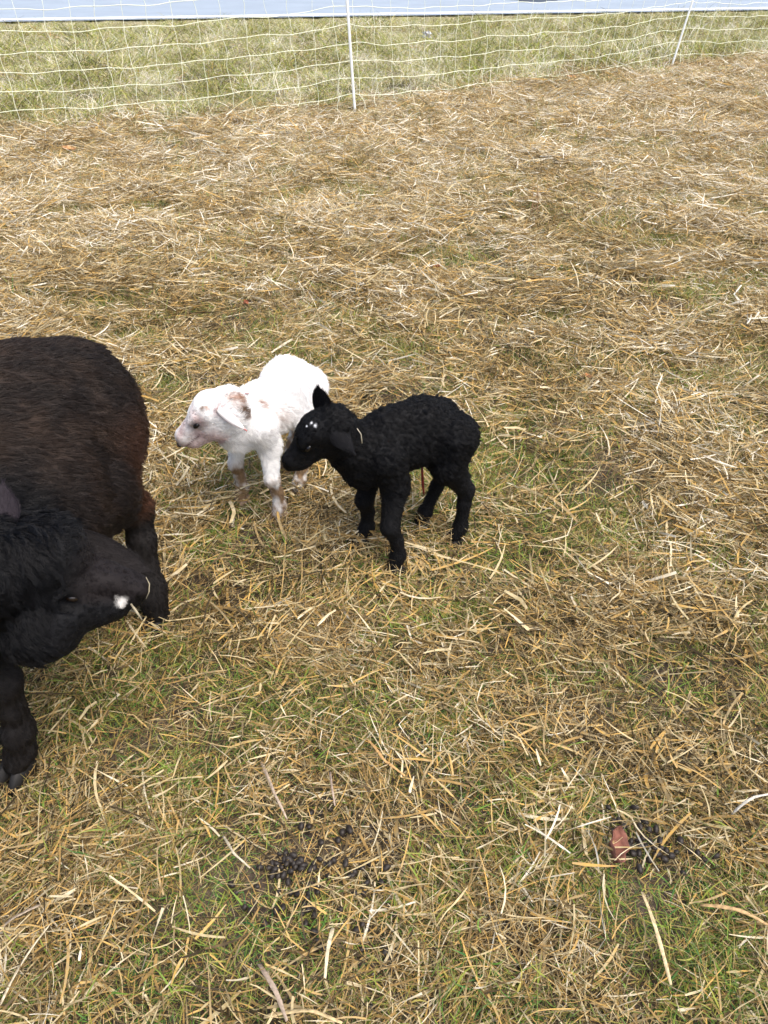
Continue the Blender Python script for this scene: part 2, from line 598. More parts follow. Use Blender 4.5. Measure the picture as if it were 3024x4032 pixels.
def join_ribbons(parts):
    V, F, R, A = [], [], [], []
    o = 0
    for v, f, r, a in parts:
        V.append(v); F.append(f + o); R.append(r); A.append(a); o += len(v)
    return np.concatenate(V), np.concatenate(F), np.concatenate(R), np.concatenate(A)


def source(name, parts, mats, mat_of):
    """a clump kept outside the scene; mat_of[i] = material slot of part i"""
    V, F, R, A = join_ribbons(parts)
    me = mesh_from(name, V, F, {'rnd': ('FLOAT', R), 'along': ('FLOAT', A)}, smooth=False)
    for m in mats:
        me.materials.append(m)
    mi = np.concatenate([np.full(len(p[1]), mat_of[i], np.int32) for i, p in enumerate(parts)])
    me.polygons.foreach_set('material_index', mi)
    return bpy.data.objects.new(name, me)


def scatter(name, sources, P, rotz, tilt, scl, label, cat):
    n = len(P)
    me = bpy.data.meshes.new(name)
    me.vertices.add(n); me.vertices.foreach_set('co', np.asarray(P, np.float32).ravel())
    a = me.attributes.new('rot', 'FLOAT_VECTOR', 'POINT')
    rot = np.stack([rng.normal(0, 1, n) * tilt, rng.normal(0, 1, n) * tilt, rotz], 1)
    a.data.foreach_set('vector', rot.astype(np.float32).ravel())
    a = me.attributes.new('scl', 'FLOAT_VECTOR', 'POINT')
    P = np.asarray(P)
    fz = np.ones(n)
    for hx, hy, r_, v_ in PRESS:
        fz = np.minimum(fz, v_ + (1 - v_) * np.clip((np.hypot(P[:, 0] - hx, P[:, 1] - hy) / r_) ** 2, 0, 1))
    sc3 = np.stack([scl, scl, scl * fz], 1)
    a.data.foreach_set('vector', sc3.astype(np.float32).ravel())
    a = me.attributes.new('idx', 'INT', 'POINT'); a.data.foreach_set('value', rng.integers(0, len(sources), n).astype(np.int32))
    o = link(name, me)
    ng = bpy.data.node_groups.new(name + '_scatter', 'GeometryNodeTree')
    ng.interface.new_socket('Geometry', in_out='INPUT', socket_type='NodeSocketGeometry')
    ng.interface.new_socket('Geometry', in_out='OUTPUT', socket_type='NodeSocketGeometry')
    gi = ng.nodes.new('NodeGroupInput'); go = ng.nodes.new('NodeGroupOutput')
    iop = ng.nodes.new('GeometryNodeInstanceOnPoints')
    jn = ng.nodes.new('GeometryNodeJoinGeometry')
    for s in sources:
        oi = ng.nodes.new('GeometryNodeObjectInfo'); oi.inputs['Object'].default_value = s
        oi.inputs['As Instance'].default_value = False
        g2 = ng.nodes.new('GeometryNodeGeometryToInstance')
        ng.links.new(oi.outputs['Geometry'], g2.inputs[0]); ng.links.new(g2.outputs[0], jn.inputs[0])

    def na(nm, dt):
        q = ng.nodes.new('GeometryNodeInputNamedAttribute'); q.data_type = dt; q.inputs[0].default_value = nm
        return q.outputs[0]
    ng.links.new(gi.outputs[0], iop.inputs['Points'])
    ng.links.new(jn.outputs[0], iop.inputs['Instance'])
    iop.inputs['Pick Instance'].default_value = True
    ng.links.new(na('idx', 'INT'), iop.inputs['Instance Index'])
    e2r = ng.nodes.new('FunctionNodeEulerToRotation')
    ng.links.new(na('rot', 'FLOAT_VECTOR'), e2r.inputs[0]); ng.links.new(e2r.outputs[0], iop.inputs['Rotation'])
    ng.links.new(na('scl', 'FLOAT_VECTOR'), iop.inputs['Scale'])
    ng.links.new(iop.outputs[0], go.inputs[0])
    md = o.modifiers.new('scatter', 'NODES'); md.node_group = ng
    tag(o, label, cat, None, 'stuff')
    return o


STRAW = [(0.0, (.045, .034, .018)), (.12, (.12, .085, .040)), (.24, (.33, .21, .070)), (.35, (.21, .17, .095)), (.46, (.42, .305, .145)), (.57, (.54, .33, .09)), (.68, (.42, .35, .19)), (.80, (.57, .46, .26)), (.92, (.64, .57, .40)), (1.0, (.76, .71, .58))]
GREEN = [(0.0, (.04, .15, .045)), (.3, (.09, .24, .045)), (.55, (.20, .32, .05)), (.8, (.33, .36, .065)), (1.0, (.46, .38, .10))]
PALE = [(0.0, (.10, .085, .04)), (.18, (.14, .17, .05)), (.36, (.26, .35, .045)), (.52, (.48, .46, .10)), (.7, (.58, .53, .31)), (.88, (.78, .72, .55)), (1.0, (.9, .87, .78))]
M_STRAW = blade_mat('dry_straw', STRAW, 1.6, .75, .16, far_haze=(.7, 5.5, -.08, .15))  # darker near, paler far: haze painted into the straw tone
M_GREEN = blade_mat('green_grass', GREEN, 2.5, .5, .28, (.36, .30, .10))
M_PALE = blade_mat('verge_grass', PALE, 1.5, 1.5, .22)

straw_src = []
for i in range(16):
    c = rng.random() * 3.14
    parts = [ribbons(150, .15, (.035, .11), (.0020, .0048), (.06, .17), .3, (.002, .028), 4, kink=.28, comb=.5),
             ribbons(110, .15, (.03, .10), (.0010, .0024), (.14, .25), .6, (.001, .028), 4, kink=.2, rndhi=.9, comb=.7),
             ribbons(9, .13, (.05, .12), (.004, .0075), (.05, .1), .4, (.006, .026), 5, taper=.6, rndlo=.2)]
    straw_src.append(source('straw_clump', parts, [M_STRAW], [0, 0, 0]))
fine_src = []
for i in range(10):
    parts = [ribbons(130, .13, (.02, .06), (.0010, .0022), (.5, .35), .6, (.0, .010), 3, kink=.1, rndhi=.85),
             ribbons(16, .13, (.02, .06), (.001, .0022), (.7, .3), 1.0, (.0, .008), 4, kink=.1)]
    fine_src.append(source('stubble_clump', parts, [M_STRAW, M_GREEN], [0, 1]))
green_src = []
for i in range(12):
    parts = [ribbons(45, .06, (.025, .07), (.0011, .0026), (.75, .35), 1.0, (.0, .008), 5, taper=.15, kink=.12, droop=.9),
             ribbons(30, .09, (.02, .06), (.001, .0022), (.35, .3), 1.0, (.0, .01), 4, taper=.2, kink=.12, droop=.3),
             ribbons(18, .08, (.02, .07), (.001, .002), (.6, .3), 1.0, (.0, .008), 4)]
    green_src.append(source('green_clump', parts, [M_GREEN, M_STRAW], [0, 0, 1]))
verge_src = []
for i in range(12):
    parts = [ribbons(120, .16, (.08, .20), (.0022, .0045), (1.1, .28), .8, (.0, .01), 4, taper=.2, kink=.1, droop=1.3),
             ribbons(70, .18, (.06, .16), (.002, .004), (.5, .3), 1.0, (.0, .03), 4, taper=.3, kink=.2, droop=.6),
             ribbons(85, .20, (.05, .15), (.002, .0045), (.45, .4), 1.0, (.0, .04), 4, taper=.3, kink=.3, droop=.6)]
    verge_src.append(source('verge_clump', parts, [M_PALE, M_STRAW], [0, 0, 1]))

# places where hooves and droppings press the thatch down: x, y, radius, remaining height
PRESS = []
for px, py in ((395, 569), (360, 543), (457, 542), (421, 528), (279, 519), (243, 502), (298, 496)):
    c_ = at(px, py + 12); PRESS.append((c_[0], c_[1], .15, .12))
for px, py, r_ in ((14, 790, .2), (355, 116, .5), (671, 72, .6), (316, 868, .16), (350, 880, .16), (300, 855, .16), (340, 835, .14), (630, 850, .13), (652, 850, .12), (670, 855, .12), (345, 945, .1)):
    c_ = at(px, py); PRESS.append((c_[0], c_[1], r_, .3))


def field(y0, y1, dens, margin=.82):
    """random points over the visible wedge of ground (and well past its sides)"""
    hw0, hw1 = .9 + margin * y0 * 1.15, .9 + margin * y1 * 1.15
    A = (y1 - y0) * (hw0 + hw1)
    n = int(A * dens)
    y = rng.uniform(y0, y1, int(n * 1.4) + 10)
    hw = .9 + margin * y * 1.15
    keep = rng.random(len(y)) < hw / hw1
    y = y[keep]; hw = hw[keep]
    x = rng.uniform(-1, 1, len(y)) * hw
    return x, y


def gather(bands, maskf):
    X, Y, SC = [], [], []
    for y0, y1, d, s in bands:
        x, y = field(y0, y1, d)
        m = rng.random(len(x)) < maskf(x, y)
        X.append(x[m]); Y.append(y[m]); SC.append(np.full(m.sum(), s))
    return np.concatenate(X), np.concatenate(Y), np.concatenate(SC)


def bare(x, y):
    """1 where straw covers, lower on the trodden patches"""
    b = np.ones_like(x)
    for px, py, r, v in ((600, 755, .10, .35), (430, 800, .10, .55), (380, 870, .12, .75), (520, 720, .09, .5), (650, 855, .1, .35), (310, 865, .12, .5), (355, 880, .1, .5)):
        c = at(px, py)
        b = np.minimum(b, v + (1 - v) * np.clip((np.hypot(x - c[0], y - c[1]) / r) ** 2, 0, 1))
    return b


def boost(x, y):
    """thicker pale drifts of straw"""
    b = np.zeros_like(x)
    for px, py, r, v in ((20, 960, .16, .9), (60, 1010, .14, .7), (740, 640, .22, .6), (720, 560, .25, .5), (560, 1000, .12, .5), (150, 880, .1, .4)):
        c = at(px, py)
        b = np.maximum(b, v * np.exp(-((x - c[0]) ** 2 + (y - c[1]) ** 2) / (r * r)))
    return b


def greenness(x, y):
    g = vnoise(x, y, 2.3) * .5 + vnoise(x + 9, y, 6.1) * .3 + vnoise(x, y + 5, .9) * .2
    near = np.clip((2.3 - y) / 1.6, 0, 1)
    g = np.clip((g - .40 + .24 * near) * 4.0, .30, 1)
    g = g * np.clip(1.2 - (y - 1.5) / 7.0, .4, 1)
    return g


inside = lambda x, y: (in_fence(x, y) < .25 + 1.3 * (vnoise(x, y, 1.7) * .5 + rng.random(np.shape(x)) * .5 - .5))
x, y, s = gather([(.1, 1.2, 95, .72), (1.2, 3, 72, .95), (3, 6, 52, 1.15), (6, 15, 36, 1.5)], lambda x, y: inside(x, y) * np.clip(.12 + 1.25 * (vnoise(x, y, 3.0) * .6 + vnoise(x + 7, y, 8.0) * .4), 0, 1) * bare(x, y) + boost(x, y))
mound = vnoise(x, y, 2.6) * vnoise(x + 3, y + 8, 5.5)
z = hgt(x, y) + .11 * np.clip(mound - .22, 0, 1) * np.clip((y - 1.3) / .8, 0, 1) * np.clip((8 - y) / 3, 0, 1) + rng.random(len(x)) * .012
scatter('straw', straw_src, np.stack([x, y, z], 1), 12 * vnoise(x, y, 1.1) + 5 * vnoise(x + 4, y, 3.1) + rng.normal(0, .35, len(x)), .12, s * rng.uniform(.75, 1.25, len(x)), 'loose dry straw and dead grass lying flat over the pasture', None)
x, y, s = gather([(.1, 1.2, 100, .8), (1.2, 3, 85, 1.0), (3, 6, 60, 1.3), (6, 15, 34, 1.7)], lambda x, y: inside(x, y) * bare(x, y) ** .5)
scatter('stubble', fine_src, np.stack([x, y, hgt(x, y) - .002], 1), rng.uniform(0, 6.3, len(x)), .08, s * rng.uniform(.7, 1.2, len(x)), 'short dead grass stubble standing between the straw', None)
x, y, s = gather([(.1, 1.2, 380, .85), (1.2, 3, 330, 1.0), (3, 6.5, 190, 1.15), (6.5, 15, 60, 1.5)], lambda x, y: inside(x, y) * greenness(x, y) * bare(x, y) ** 1.5)
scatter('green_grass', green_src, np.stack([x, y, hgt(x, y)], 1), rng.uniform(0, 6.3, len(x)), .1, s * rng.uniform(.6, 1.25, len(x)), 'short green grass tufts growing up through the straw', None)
x, y, s = gather([(5, 9, 44, 1.0), (9, 21, 34, 1.25)], lambda x, y: (in_fence(x, y) > -.05 + 1.5 * (vnoise(x, y, 1.7) * .4 + rng.random(np.shape(x)) * .6 - .5)) * (road_dist(x, y) < -.12) * np.clip(-.15 + 1.7 * (vnoise(x, y, 1.1) * .5 + vnoise(x, y + 9, 3.4) * .5), .08, 1))
scatter('verge_grass', verge_src, np.stack([x, y, hgt(x, y) * np.clip(-road_dist(x, y) / 2, 0, 1)], 1), rng.uniform(0, 6.3, len(x)), .1, s * (.35 + 1.0 * vnoise(x + 2, y, 1.9)) * np.clip(.10 + (-road_dist(x, y) - .1) / 3.2, .10, 1) * rng.uniform(.6, 1.2, len(x)), 'pale green unmown grass on the roadside verge behind the net', None)


# ------------------------------------------------------------------ ANIMALS
def pt(px, py, D):
    u, t = (px - 384) / FPX, (py - 512) / FPX
    return np.array([u * D, D * (cP - t * sP), CAM_H - D * (sP + t * cP)])


def sight(px, py, Y):
    t = (py - 512) / FPX
    return pt(px, py, Y / (cP - t * sP))


def unit(v):
    v = np.asarray(v, float)
    return v / np.linalg.norm(v)


M_COAT = attr_mat('coat_skin', .75, .2)
M_FUR_DARK = attr_mat('dark_hair', .48, .20)
M_FUR_WHITE = attr_mat('white_hair', .6, .3)
M_HOOF = simple_mat('dark_hoof', (.008, .007, .006), .6, .3, (60, .6, 1.6), .3)
M_HOOF_PALE = simple_mat('pale_hoof', (.30, .20, .14), .5, .4, (60, .6, 1.4), .3)
M_EYE = simple_mat('dark_eye', (.006, .005, .005), .22, .4)
M_AMBER = simple_mat('amber_eye', (.012, .007, .004), .25, .6)
M_NOSE = simple_mat('nose_skin', (.05, .032, .03), .45, .4)


class Beast:
    def __init__(self, name, label, cat, org, f, h=.0045, group=None):
        self.org = np.array([org[0], org[1], float(hgt(org[0], org[1]))])
        self.f = np.array([f[0], f[1], 0.]) / math.hypot(*f)
        self.l = np.array([-self.f[1], self.f[0], 0.])
        self.root = empty(name, self.org, label, cat, group)
        self.prims = []
        self.h = h

    def hit(self, px, py, tol=.006):
        if not hasattr(self, 'V0'):
            self.V0 = skin(self.prims, self.h, None, smooth=1)[0]
        c0 = np.array([0, 0, CAM_H]); dv = unit(pt(px, py, 1.2) - c0)
        w0 = self.V0 - c0; al = w0 @ dv; of = np.linalg.norm(w0 - al[:, None] * dv, axis=1)
        m = np.where(of < tol)[0]
        return self.V0[m[np.argmin(al[m])]] if len(m) else pt(px, py, 1.8)

    def L(self, f, l, z):
        return self.org + self.f * f + self.l * l + np.array([0, 0, z])

    def cap(self, a, b, ra, rb, k=.018, lat=None, sq=1.0, sign=1):
        self.prims.append((np.array(a, float), np.array(b, float), ra, rb, k, lat, sq, sign))

    def chain(self, pts, k=.018, lat=None, sq=1.0):
        for (a, ra), (b, rb) in zip(pts[:-1], pts[1:]):
            self.cap(a, b, ra, rb, k, lat, sq)

    def head_frame(self, P, Nn):
        self.hP = np.array(P, float); self.ha = unit(np.array(Nn) - P); self.hL = np.linalg.norm(np.array(Nn) - P)
        self.hs = unit(np.cross([0, 0, 1], self.ha)); self.hu = np.cross(self.ha, self.hs)

    def H(self, x, y, s=0.):
        q = self.hL / .145
        return self.hP + q * (self.ha * x + self.hu * y + self.hs * s)

    def build(self, colour, disp=None, smooth=1):
        V, F = skin(self.prims, self.h, disp, smooth=smooth)
        self.V, self.F = V, F
        Nn = vert_normals(V, F)
        col = np.clip(colour(V, Nn), 0, 1)
        me = mesh_from('body', V - self.org, F, {'tone_col': ('FLOAT_COLOR', np.concatenate([col, np.ones((len(V), 1))], 1))})
        self.body = link('body', me, M_COAT, self.root)
        return self.body

    def fur(self, n, length, flow, colour, mat, **kw):
        return grow_fur('fur', self.V, self.F, n, length, flow, colour, mat, self.root, org=self.org, **kw)

    def ball(self, name, c, r, mat, scale=(1, 1, 1), parent=None, axes=None):
        V, F = [], []
        nu, nv = 14, 9
        for j in range(nv + 1):
            th = math.pi * j / nv
            for i in range(nu):
                ph = 2 * math.pi * i / nu
                V.append((math.sin(th) * math.cos(ph), math.sin(th) * math.sin(ph), math.cos(th)))
        for j in range(nv):
            for i in range(nu):
                F.append((j * nu + i, j * nu + (i + 1) % nu, (j + 1) * nu + (i + 1) % nu, (j + 1) * nu + i))
        V = np.array(V) * np.array(scale) * r
        if axes is not None:
            V = V @ np.array(axes)
        V = V + c - self.org
        return link(name, mesh_from(name, V, F[::-1]), mat, parent or self.root)

    def hoof(self, p, d, w=.022, hh=.022, mat=None):
        """two toed hoof under point p (ground level), toes along d"""
        d = unit(d); s = np.array([-d[1], d[0], 0])
        g = float(hgt(p[0], p[1]))
        p = np.array([p[0], p[1], g])
        V, F = [], []
        for sg in (-1, 1):
            b0 = len(V)
            ks = 10
            for lev, (zz, sc, sh) in enumerate([(0.0, 1.0, .12), (hh * .45, .93, .0), (hh, .74, -.22), (hh * 1.15, .3, -.25)]):
                for i in range(ks):
                    a = 2 * math.pi * i / ks
                    fx = math.cos(a) * w * 1.15 * sc + (sh * w)
                    if math.cos(a) > 0: fx *= 1.15
                    fy = math.sin(a) * w * .46 * sc
                    V.append(p + d * fx + s * (fy + sg * w * .5) + np.array([0, 0, zz]))
            for lev in range(3):
                for i in range(ks):
                    j = (i + 1) % ks
                    F.append((b0 + lev * ks + i, b0 + lev * ks + j, b0 + (lev + 1) * ks + j, b0 + (lev + 1) * ks + i))
            F.append(tuple(b0 + 3 * ks + i for i in range(ks)))
            F.append(tuple(b0 + i for i in range(ks))[::-1])
        return link('hoof', mesh_from('hoof', np.array(V) - self.org, F), mat or M_HOOF, self.root)

    def ear(self, base, tip, width, face, cup=.35, thick=.0035, colour=(.01, .01, .012), inner=None, hair=900, hlen=.006, hmat=None, curlback=0.0, point=1.0, rim=None):
        base = np.array(base, float); tip = np.array(tip, float)
        a = unit(tip - base); Ln = np.linalg.norm(tip - base)
        n = np.array(face, float); n = unit(n - a * n.dot(a)); s = np.cross(n, a)
        nt, ns = 14, 9
        G = np.zeros((nt, ns, 3)); Gn = np.zeros((nt, ns, 3))
        for i in range(nt):
            t = i / (nt - 1)
            wv = width * .5 * (math.sin(math.pi * min(1, t * .93 + .12) ** (.85)) ** point * .95 + .06 * (1 - t))
            wv = max(wv, .0015)
            for j in range(ns):
                q = -1 + 2 * j / (ns - 1)
                ang = q * (1.25 - .6 * t) * cup * 2
                rad = wv / max(math.sin(min(abs(1.25 - .6 * t) * cup * 2, 1.5)), .2)
                off = s * math.sin(ang) * rad - n * (math.cos(ang) - 1) * rad
                G[i, j] = base + a * Ln * t + off + n * curlback * Ln * t * t
        # normals of the sheet
        du = np.gradient(G, axis=0); dv = np.gradient(G, axis=1)
        Gn = np.cross(dv, du); Gn /= np.linalg.norm(Gn, axis=2)[..., None] + 1e-9
        th = thick * (1 - np.abs(np.linspace(-1, 1, ns)) ** 4 * .8)[None, :, None]
        A = (G + Gn * th * .5).reshape(-1, 3); B = (G - Gn * th * .5).reshape(-1, 3)
        V = np.concatenate([A, B]); F = []
        m = nt * ns
        for i in range(nt - 1):
            for j in range(ns - 1):
                q = (i * ns + j, i * ns + j + 1, (i + 1) * ns + j + 1, (i + 1) * ns + j)
                F.append(q); F.append(tuple(m + k for k in q[::-1]))
        for i in range(nt - 1):
            for j in (0, ns - 1):
                q = (i * ns + j, (i + 1) * ns + j, m + (i + 1) * ns + j, m + i * ns + j)
                F.append(q if j else q[::-1])
        for j in range(ns - 1):
            for i in (0, nt - 1):
                q = (i * ns + j, i * ns + j + 1, m + i * ns + j + 1, m + i * ns + j)
                F.append(q if i == 0 else q[::-1])
        col = np.tile(np.array(colour, float), (len(V), 1))
        if inner is not None:
            col[:m] = inner[0] if isinstance(inner[0], (tuple, list)) else inner
        if rim is not None:
            for i in range(nt):
                for j in (0, ns - 1):
                    col[i * ns + j] = rim; col[m + i * ns + j] = rim
                if i > nt - 3:
                    col[i * ns:(i + 1) * ns] = rim; col[m + i * ns:m + (i + 1) * ns] = rim
        me = mesh_from('ear', V - self.org, F, {'tone_col': ('FLOAT_COLOR', np.concatenate([col, np.ones((len(V), 1))], 1))})
        e = link('ear', me, M_COAT, self.root)
        Q = np.array([f for f in F if len(f) == 4])
        if hair:
            aa = a
            grow_fur('ear_hair', V, Q, hair, lambda P: np.full(len(P), hlen), lambda P: np.tile(aa, (len(P), 1)),
                     lambda P, nn: np.tile(np.array(colour), (len(P), 1)) * (1 - .0), hmat, e, lay=.85, jitter=.15, rad=.00022, k=4, org=self.org)
        return e


def blob(P, c, r):
    return np.exp(-((P - np.asarray(c)) ** 2).sum(1) / (r * r))


def mixc(a, b, w):
    return a * (1 - w[:, None]) + np.asarray(b)[None] * w[:, None]


def lamb_head(B, q=1.0):
    H, c = B.H, B.cap
    s = B.hL / .145 * q
    c(H(.010, -.030), H(.038, -.014), .033 * s, .038 * s, .02)
    c(H(.045, -.008, .009), H(.060, -.006, .010), .027 * s, .022 * s, .012)
    c(H(.045, -.008, -.009), H(.060, -.006, -.010), .027 * s, .022 * s, .012)
    c(H(.060, -.014), H(.122, -.018), .026 * s, .0190 * s, .016)
    c(H(.122, -.018), H(.134, -.023), .0185 * s, .0125 * s, .008)
    c(H(.030, -.042), H(.055, -.044), .030 * s, .026 * s, .018)
    c(H(.055, -.044), H(.114, -.038), .026 * s, .0160 * s, .014)
    c(H(.114, -.038), H(.124, -.037), .0155 * s, .0105 * s, .006)
    for sg in (-1, 1):
        c(H(.068, -.012, sg * .040), H(.074, -.013, sg * .040), .0085 * s, .0085 * s, .008, sign=-1)
        c(H(.060, .000, sg * .027), H(.078, -.002, sg * .024), .0065 * s, .0055 * s, .008)      # brow
        c(H(.143, -.019, sg * .008), H(.136, -.016, sg * .010), .0024 * s, .002 * s, .002, sign=-1)


def lamb_trunk(B, hips, sh, wid=1.0, shorten=0.0, thin=1.0):
    L = lambda f, l, z: B.L(f + (shorten if f < -.05 else 0), l, z + .008)
    B.chain([(L(.105, 0, sh - .105), .050 * thin), (L(.06, 0, sh - .085), .067 * thin), (L(-.02, 0, sh - .086), .068 * thin), (L(-.10, 0, hips - .078), .066 * thin), (L(-.135, 0, hips - .085), .052 * thin)], .03, B.l, .86 * wid)
    B.cap(L(.02, 0, sh - .105), L(-.05, 0, sh - .105), .058 * thin, .056 * thin, .03)
    B.cap(L(.06, 0, sh - .03), L(.03, 0, sh - .03), .022, .024, .03)      # withers


def leg(B, pts, k=.012):
    B.chain(pts, k)


# ---------------- white lamb
Wl = Beast('white_lamb', 'newborn white lamb with pink face and mud stained legs, left of the black lamb', 'lamb', (-.282, 1.676), (-.59, -.81), .0042)
L = Wl.L
lamb_trunk(Wl, .379, .345, shorten=.036, thin=.86)
Wp, Wn_ = sight(219, 390, 1.545), sight(169, 437, 1.548)
Wl.head_frame(Wp, Wn_)
lamb_head(Wl, .86)
Wl.chain([(Wl.H(.012, -.034), .034), (L(.150, -.012, .300), .038), (L(.10, 0, .275), .050)], .025)
Wl.cap(Wl.H(.02, -.055), L(.115, 0, .248), .026, .040, .03)
for sg, (hx, hy) in ((1, at(279.5, 521)[:2]), (-1, at(242.7, 504)[:2])):
    r = np.array([hx, hy, 0]) - Wl.org; hf, hl = r.dot(Wl.f), r.dot(Wl.l)
    leg(Wl, [(L(.085, sg * .042, .270), .048), (L(.065, sg * .052, .210), .027), (L(hf + .008, hl - sg * .003, .125), .0165), (L(hf - .002, hl, .085), .0120), (L(hf - .006, hl, .042), .0148), (L(hf + .004, hl, .018), .0155)])
    Wl.hoof((hx, hy), Wl.f, .019, .018, M_HOOF_PALE)
for sg, hf, hl in ((1, -.036, .040), (-1, -.085, -.045)):
    leg(Wl, [(L(-.100, sg * .036, .290), .052), (L(-.070, sg * .046, .22), .036), (L(hf - .055, hl, .138), .0165), (L(hf - .022, hl, .075), .0125), (L(hf - .008, hl, .04), .0148), (L(hf + .002, hl, .018), .015)])
    p = L(hf, hl, 0)
    Wl.hoof(p[:2], Wl.f, .018, .018, M_HOOF_PALE)
Wl.cap(L(-.138, 0, .28), L(-.150, 0, .22), .012, .008, .012)       # tail

stain_pts = [(Wl.hit(a, b), r * 1.2, k_ * 1.15) for a, b, r, k_ in ((237, 396, .014, .6), (243, 399, .012, .8), (244, 405, .008, .8), (247, 410, .009, 1.3), (249, 416, .009, 1.3), (252, 416, .007, 1.), (264, 402, .010, .7), (267, 407, .009, .5), (230, 394, .008, .5), (200, 410, .005, 1.1), (205, 408, .005, .6), (285, 418, .025, .3), (276, 412, .012, .3))]


def white_coat(P, nn=None):
    col = np.tile(np.array([.90, .895, .88]), (len(P), 1))
    z = P[:, 2] - Wl.org[2]
    nz = noise3(P, 55) * .5 + noise3(P + 5, 120) * .4
    m = np.clip((.150 - z) / .03, 0, 1) * np.clip(.85 + nz * 1.2, .12, 1)
    m = np.maximum(m, np.clip((.05 - z) / .02, 0, 1) * .55)
    col = mixc(col, (.24, .155, .085), m)
    rel = P - Wl.hP
    x = rel @ Wl.ha; y = rel @ Wl.hu
    inh = (np.abs(rel @ Wl.hs) < .06) & (x > .03) & (x < .17) & (y > -.09)
    pink = inh * np.clip((x - .050) / .03, 0, 1) * np.clip(.35 + .45 * noise3(P, 70) + (-y - .012) * 9, 0, .7)
    col = mixc(col, (.50, .32, .31), pink)
    for c, r, a in stain_pts:
        col = mixc(col, (.30, .17, .11) if a < 1 else (.13, .08, .05), np.clip(blob(P, c, r) * a * (1.1 + .9 * noise3(P, 160)), 0, 1))
    for sg in (-1, 1):
        col = mixc(col, (.10, .055, .06), np.clip(blob(P, Wl.H(.072, -.014, sg * .031), .0115) * 1.1, 0, 1))
        col = mixc(col, (.50, .33, .32), np.clip(blob(P, Wl.H(.058, -.004, sg * .03), .016) * .5, 0, 1))
        col = mixc(col, (.55, .30, .28), np.clip(blob(P, Wl.H(.015, -.018, sg * .036), .014) * .7, 0, 1))
    col = mixc(col, (.10, .06, .05), np.clip(blob(P, Wl.H(.143, -.022), .016) * 1.5, 0, 1))
    mouth = np.exp(-((y * 145 / 145 + .0315 * Wl.hL / .145) / .0022) ** 2) * (x > .108) * (x < .16) * inh
    col = mixc(col, (.12, .07, .07), mouth * .85)
    return col


Wl.build(white_coat, lambda P: .0006 * noise3(P, 150) * np.clip((P[..., 2] - .16) / .05, 0, 1))


def lamb_flow(B):
    def fl(P):
        r = P - B.org
        z = r[:, 2]
        back = -B.f[None] * 1.0 + np.array([0, 0, -.8])[None]
        legd = np.array([0, 0, -1.0])[None] - B.f[None] * .15
        wl = np.clip((.19 - z) / .04, 0, 1)[:, None]
        d = back * (1 - wl) + legd * wl
        rel = P - B.hP
        x = rel @ B.ha
        y = rel @ B.hu
        hd = ((x > -.01) & (y > -.1) & (np.abs(rel @ B.hs) < .07) & (z > .19))[:, None]
        d = np.where(hd, -B.ha[None] + B.hu[None] * -.25, d)
        return d
    return fl


def on_head(B, P):
    rel = P - B.hP
    x = rel @ B.ha
    return ((x > .0) & (rel @ B.hu > -.085) & (np.abs(rel @ B.hs) < .06) & (P[:, 2] - B.org[2] > .18)).astype(float) * np.clip(x / .03, 0, 1)


def white_len(P):
    z = P[:, 2] - Wl.org[2]
    l = np.where(z > .19, .015, .008)
    hd = on_head(Wl, P)
    return l * (1 - hd) + .0045 * hd


def face_clear(B):
    def kp(P):
        k = np.ones(len(P))
        for sg in (-1, 1):
            k *= 1 - blob(P, B.H(.071, -.013, sg * .034), .009)
        k *= 1 - .95 * np.clip(blob(P, B.H(.139, -.022), .012) * 1.3, 0, 1)
        return np.clip(k, .01, 1)
    return kp


Wl.fur(60000, white_len, lamb_flow(Wl), white_coat, M_FUR_WHITE, lay=.72, curl=lambda P: .0005 * (1 - on_head(Wl, P)), clump=.35, clump_n=5000, rad=.00032, keep=face_clear(Wl))
for sg in (-1, 1):
    Wl.ball('eye', Wl.H(.071, -.013, sg * .0262), .0078, M_EYE, (1.25, 1, .8), axes=[Wl.ha, Wl.hs, Wl.hu])
Wl.ball('nose', Wl.H(.1425, -.0225), .0092, M_NOSE, (.62, 1.15, .85), axes=[Wl.ha, Wl.hs, Wl.hu])
eb = Wl.H(.012, -.016, -.036)
# the head looks to -x, so its left side (+hs) faces the camera or away: pick the near one by distance
near = 1 if np.linalg.norm(Wl.H(.02, 0, .03) - np.array([0, 0, CAM_H])) < np.linalg.norm(Wl.H(.02, 0, -.03) - np.array([0, 0, CAM_H])) else -1
WE = dict(colour=(.68, .40, .37), inner=(.86, .82, .80), hmat=None, hair=0, rim=(.42, .16, .15))
Wl.ear(Wl.H(.012, -.016, near * .034), sight(247, 431, 1.475), .023, -Wl.hu * .2 + Wl.hs * -near + np.array([0, 0, -.6]), cup=.5, **WE)
Wl.ear(Wl.H(.012, -.020, -near * .034), Wl.H(-.010, -.070, -near * .070), .034, Wl.hs * near - np.array([0, 0, .6]), cup=.5, **WE)

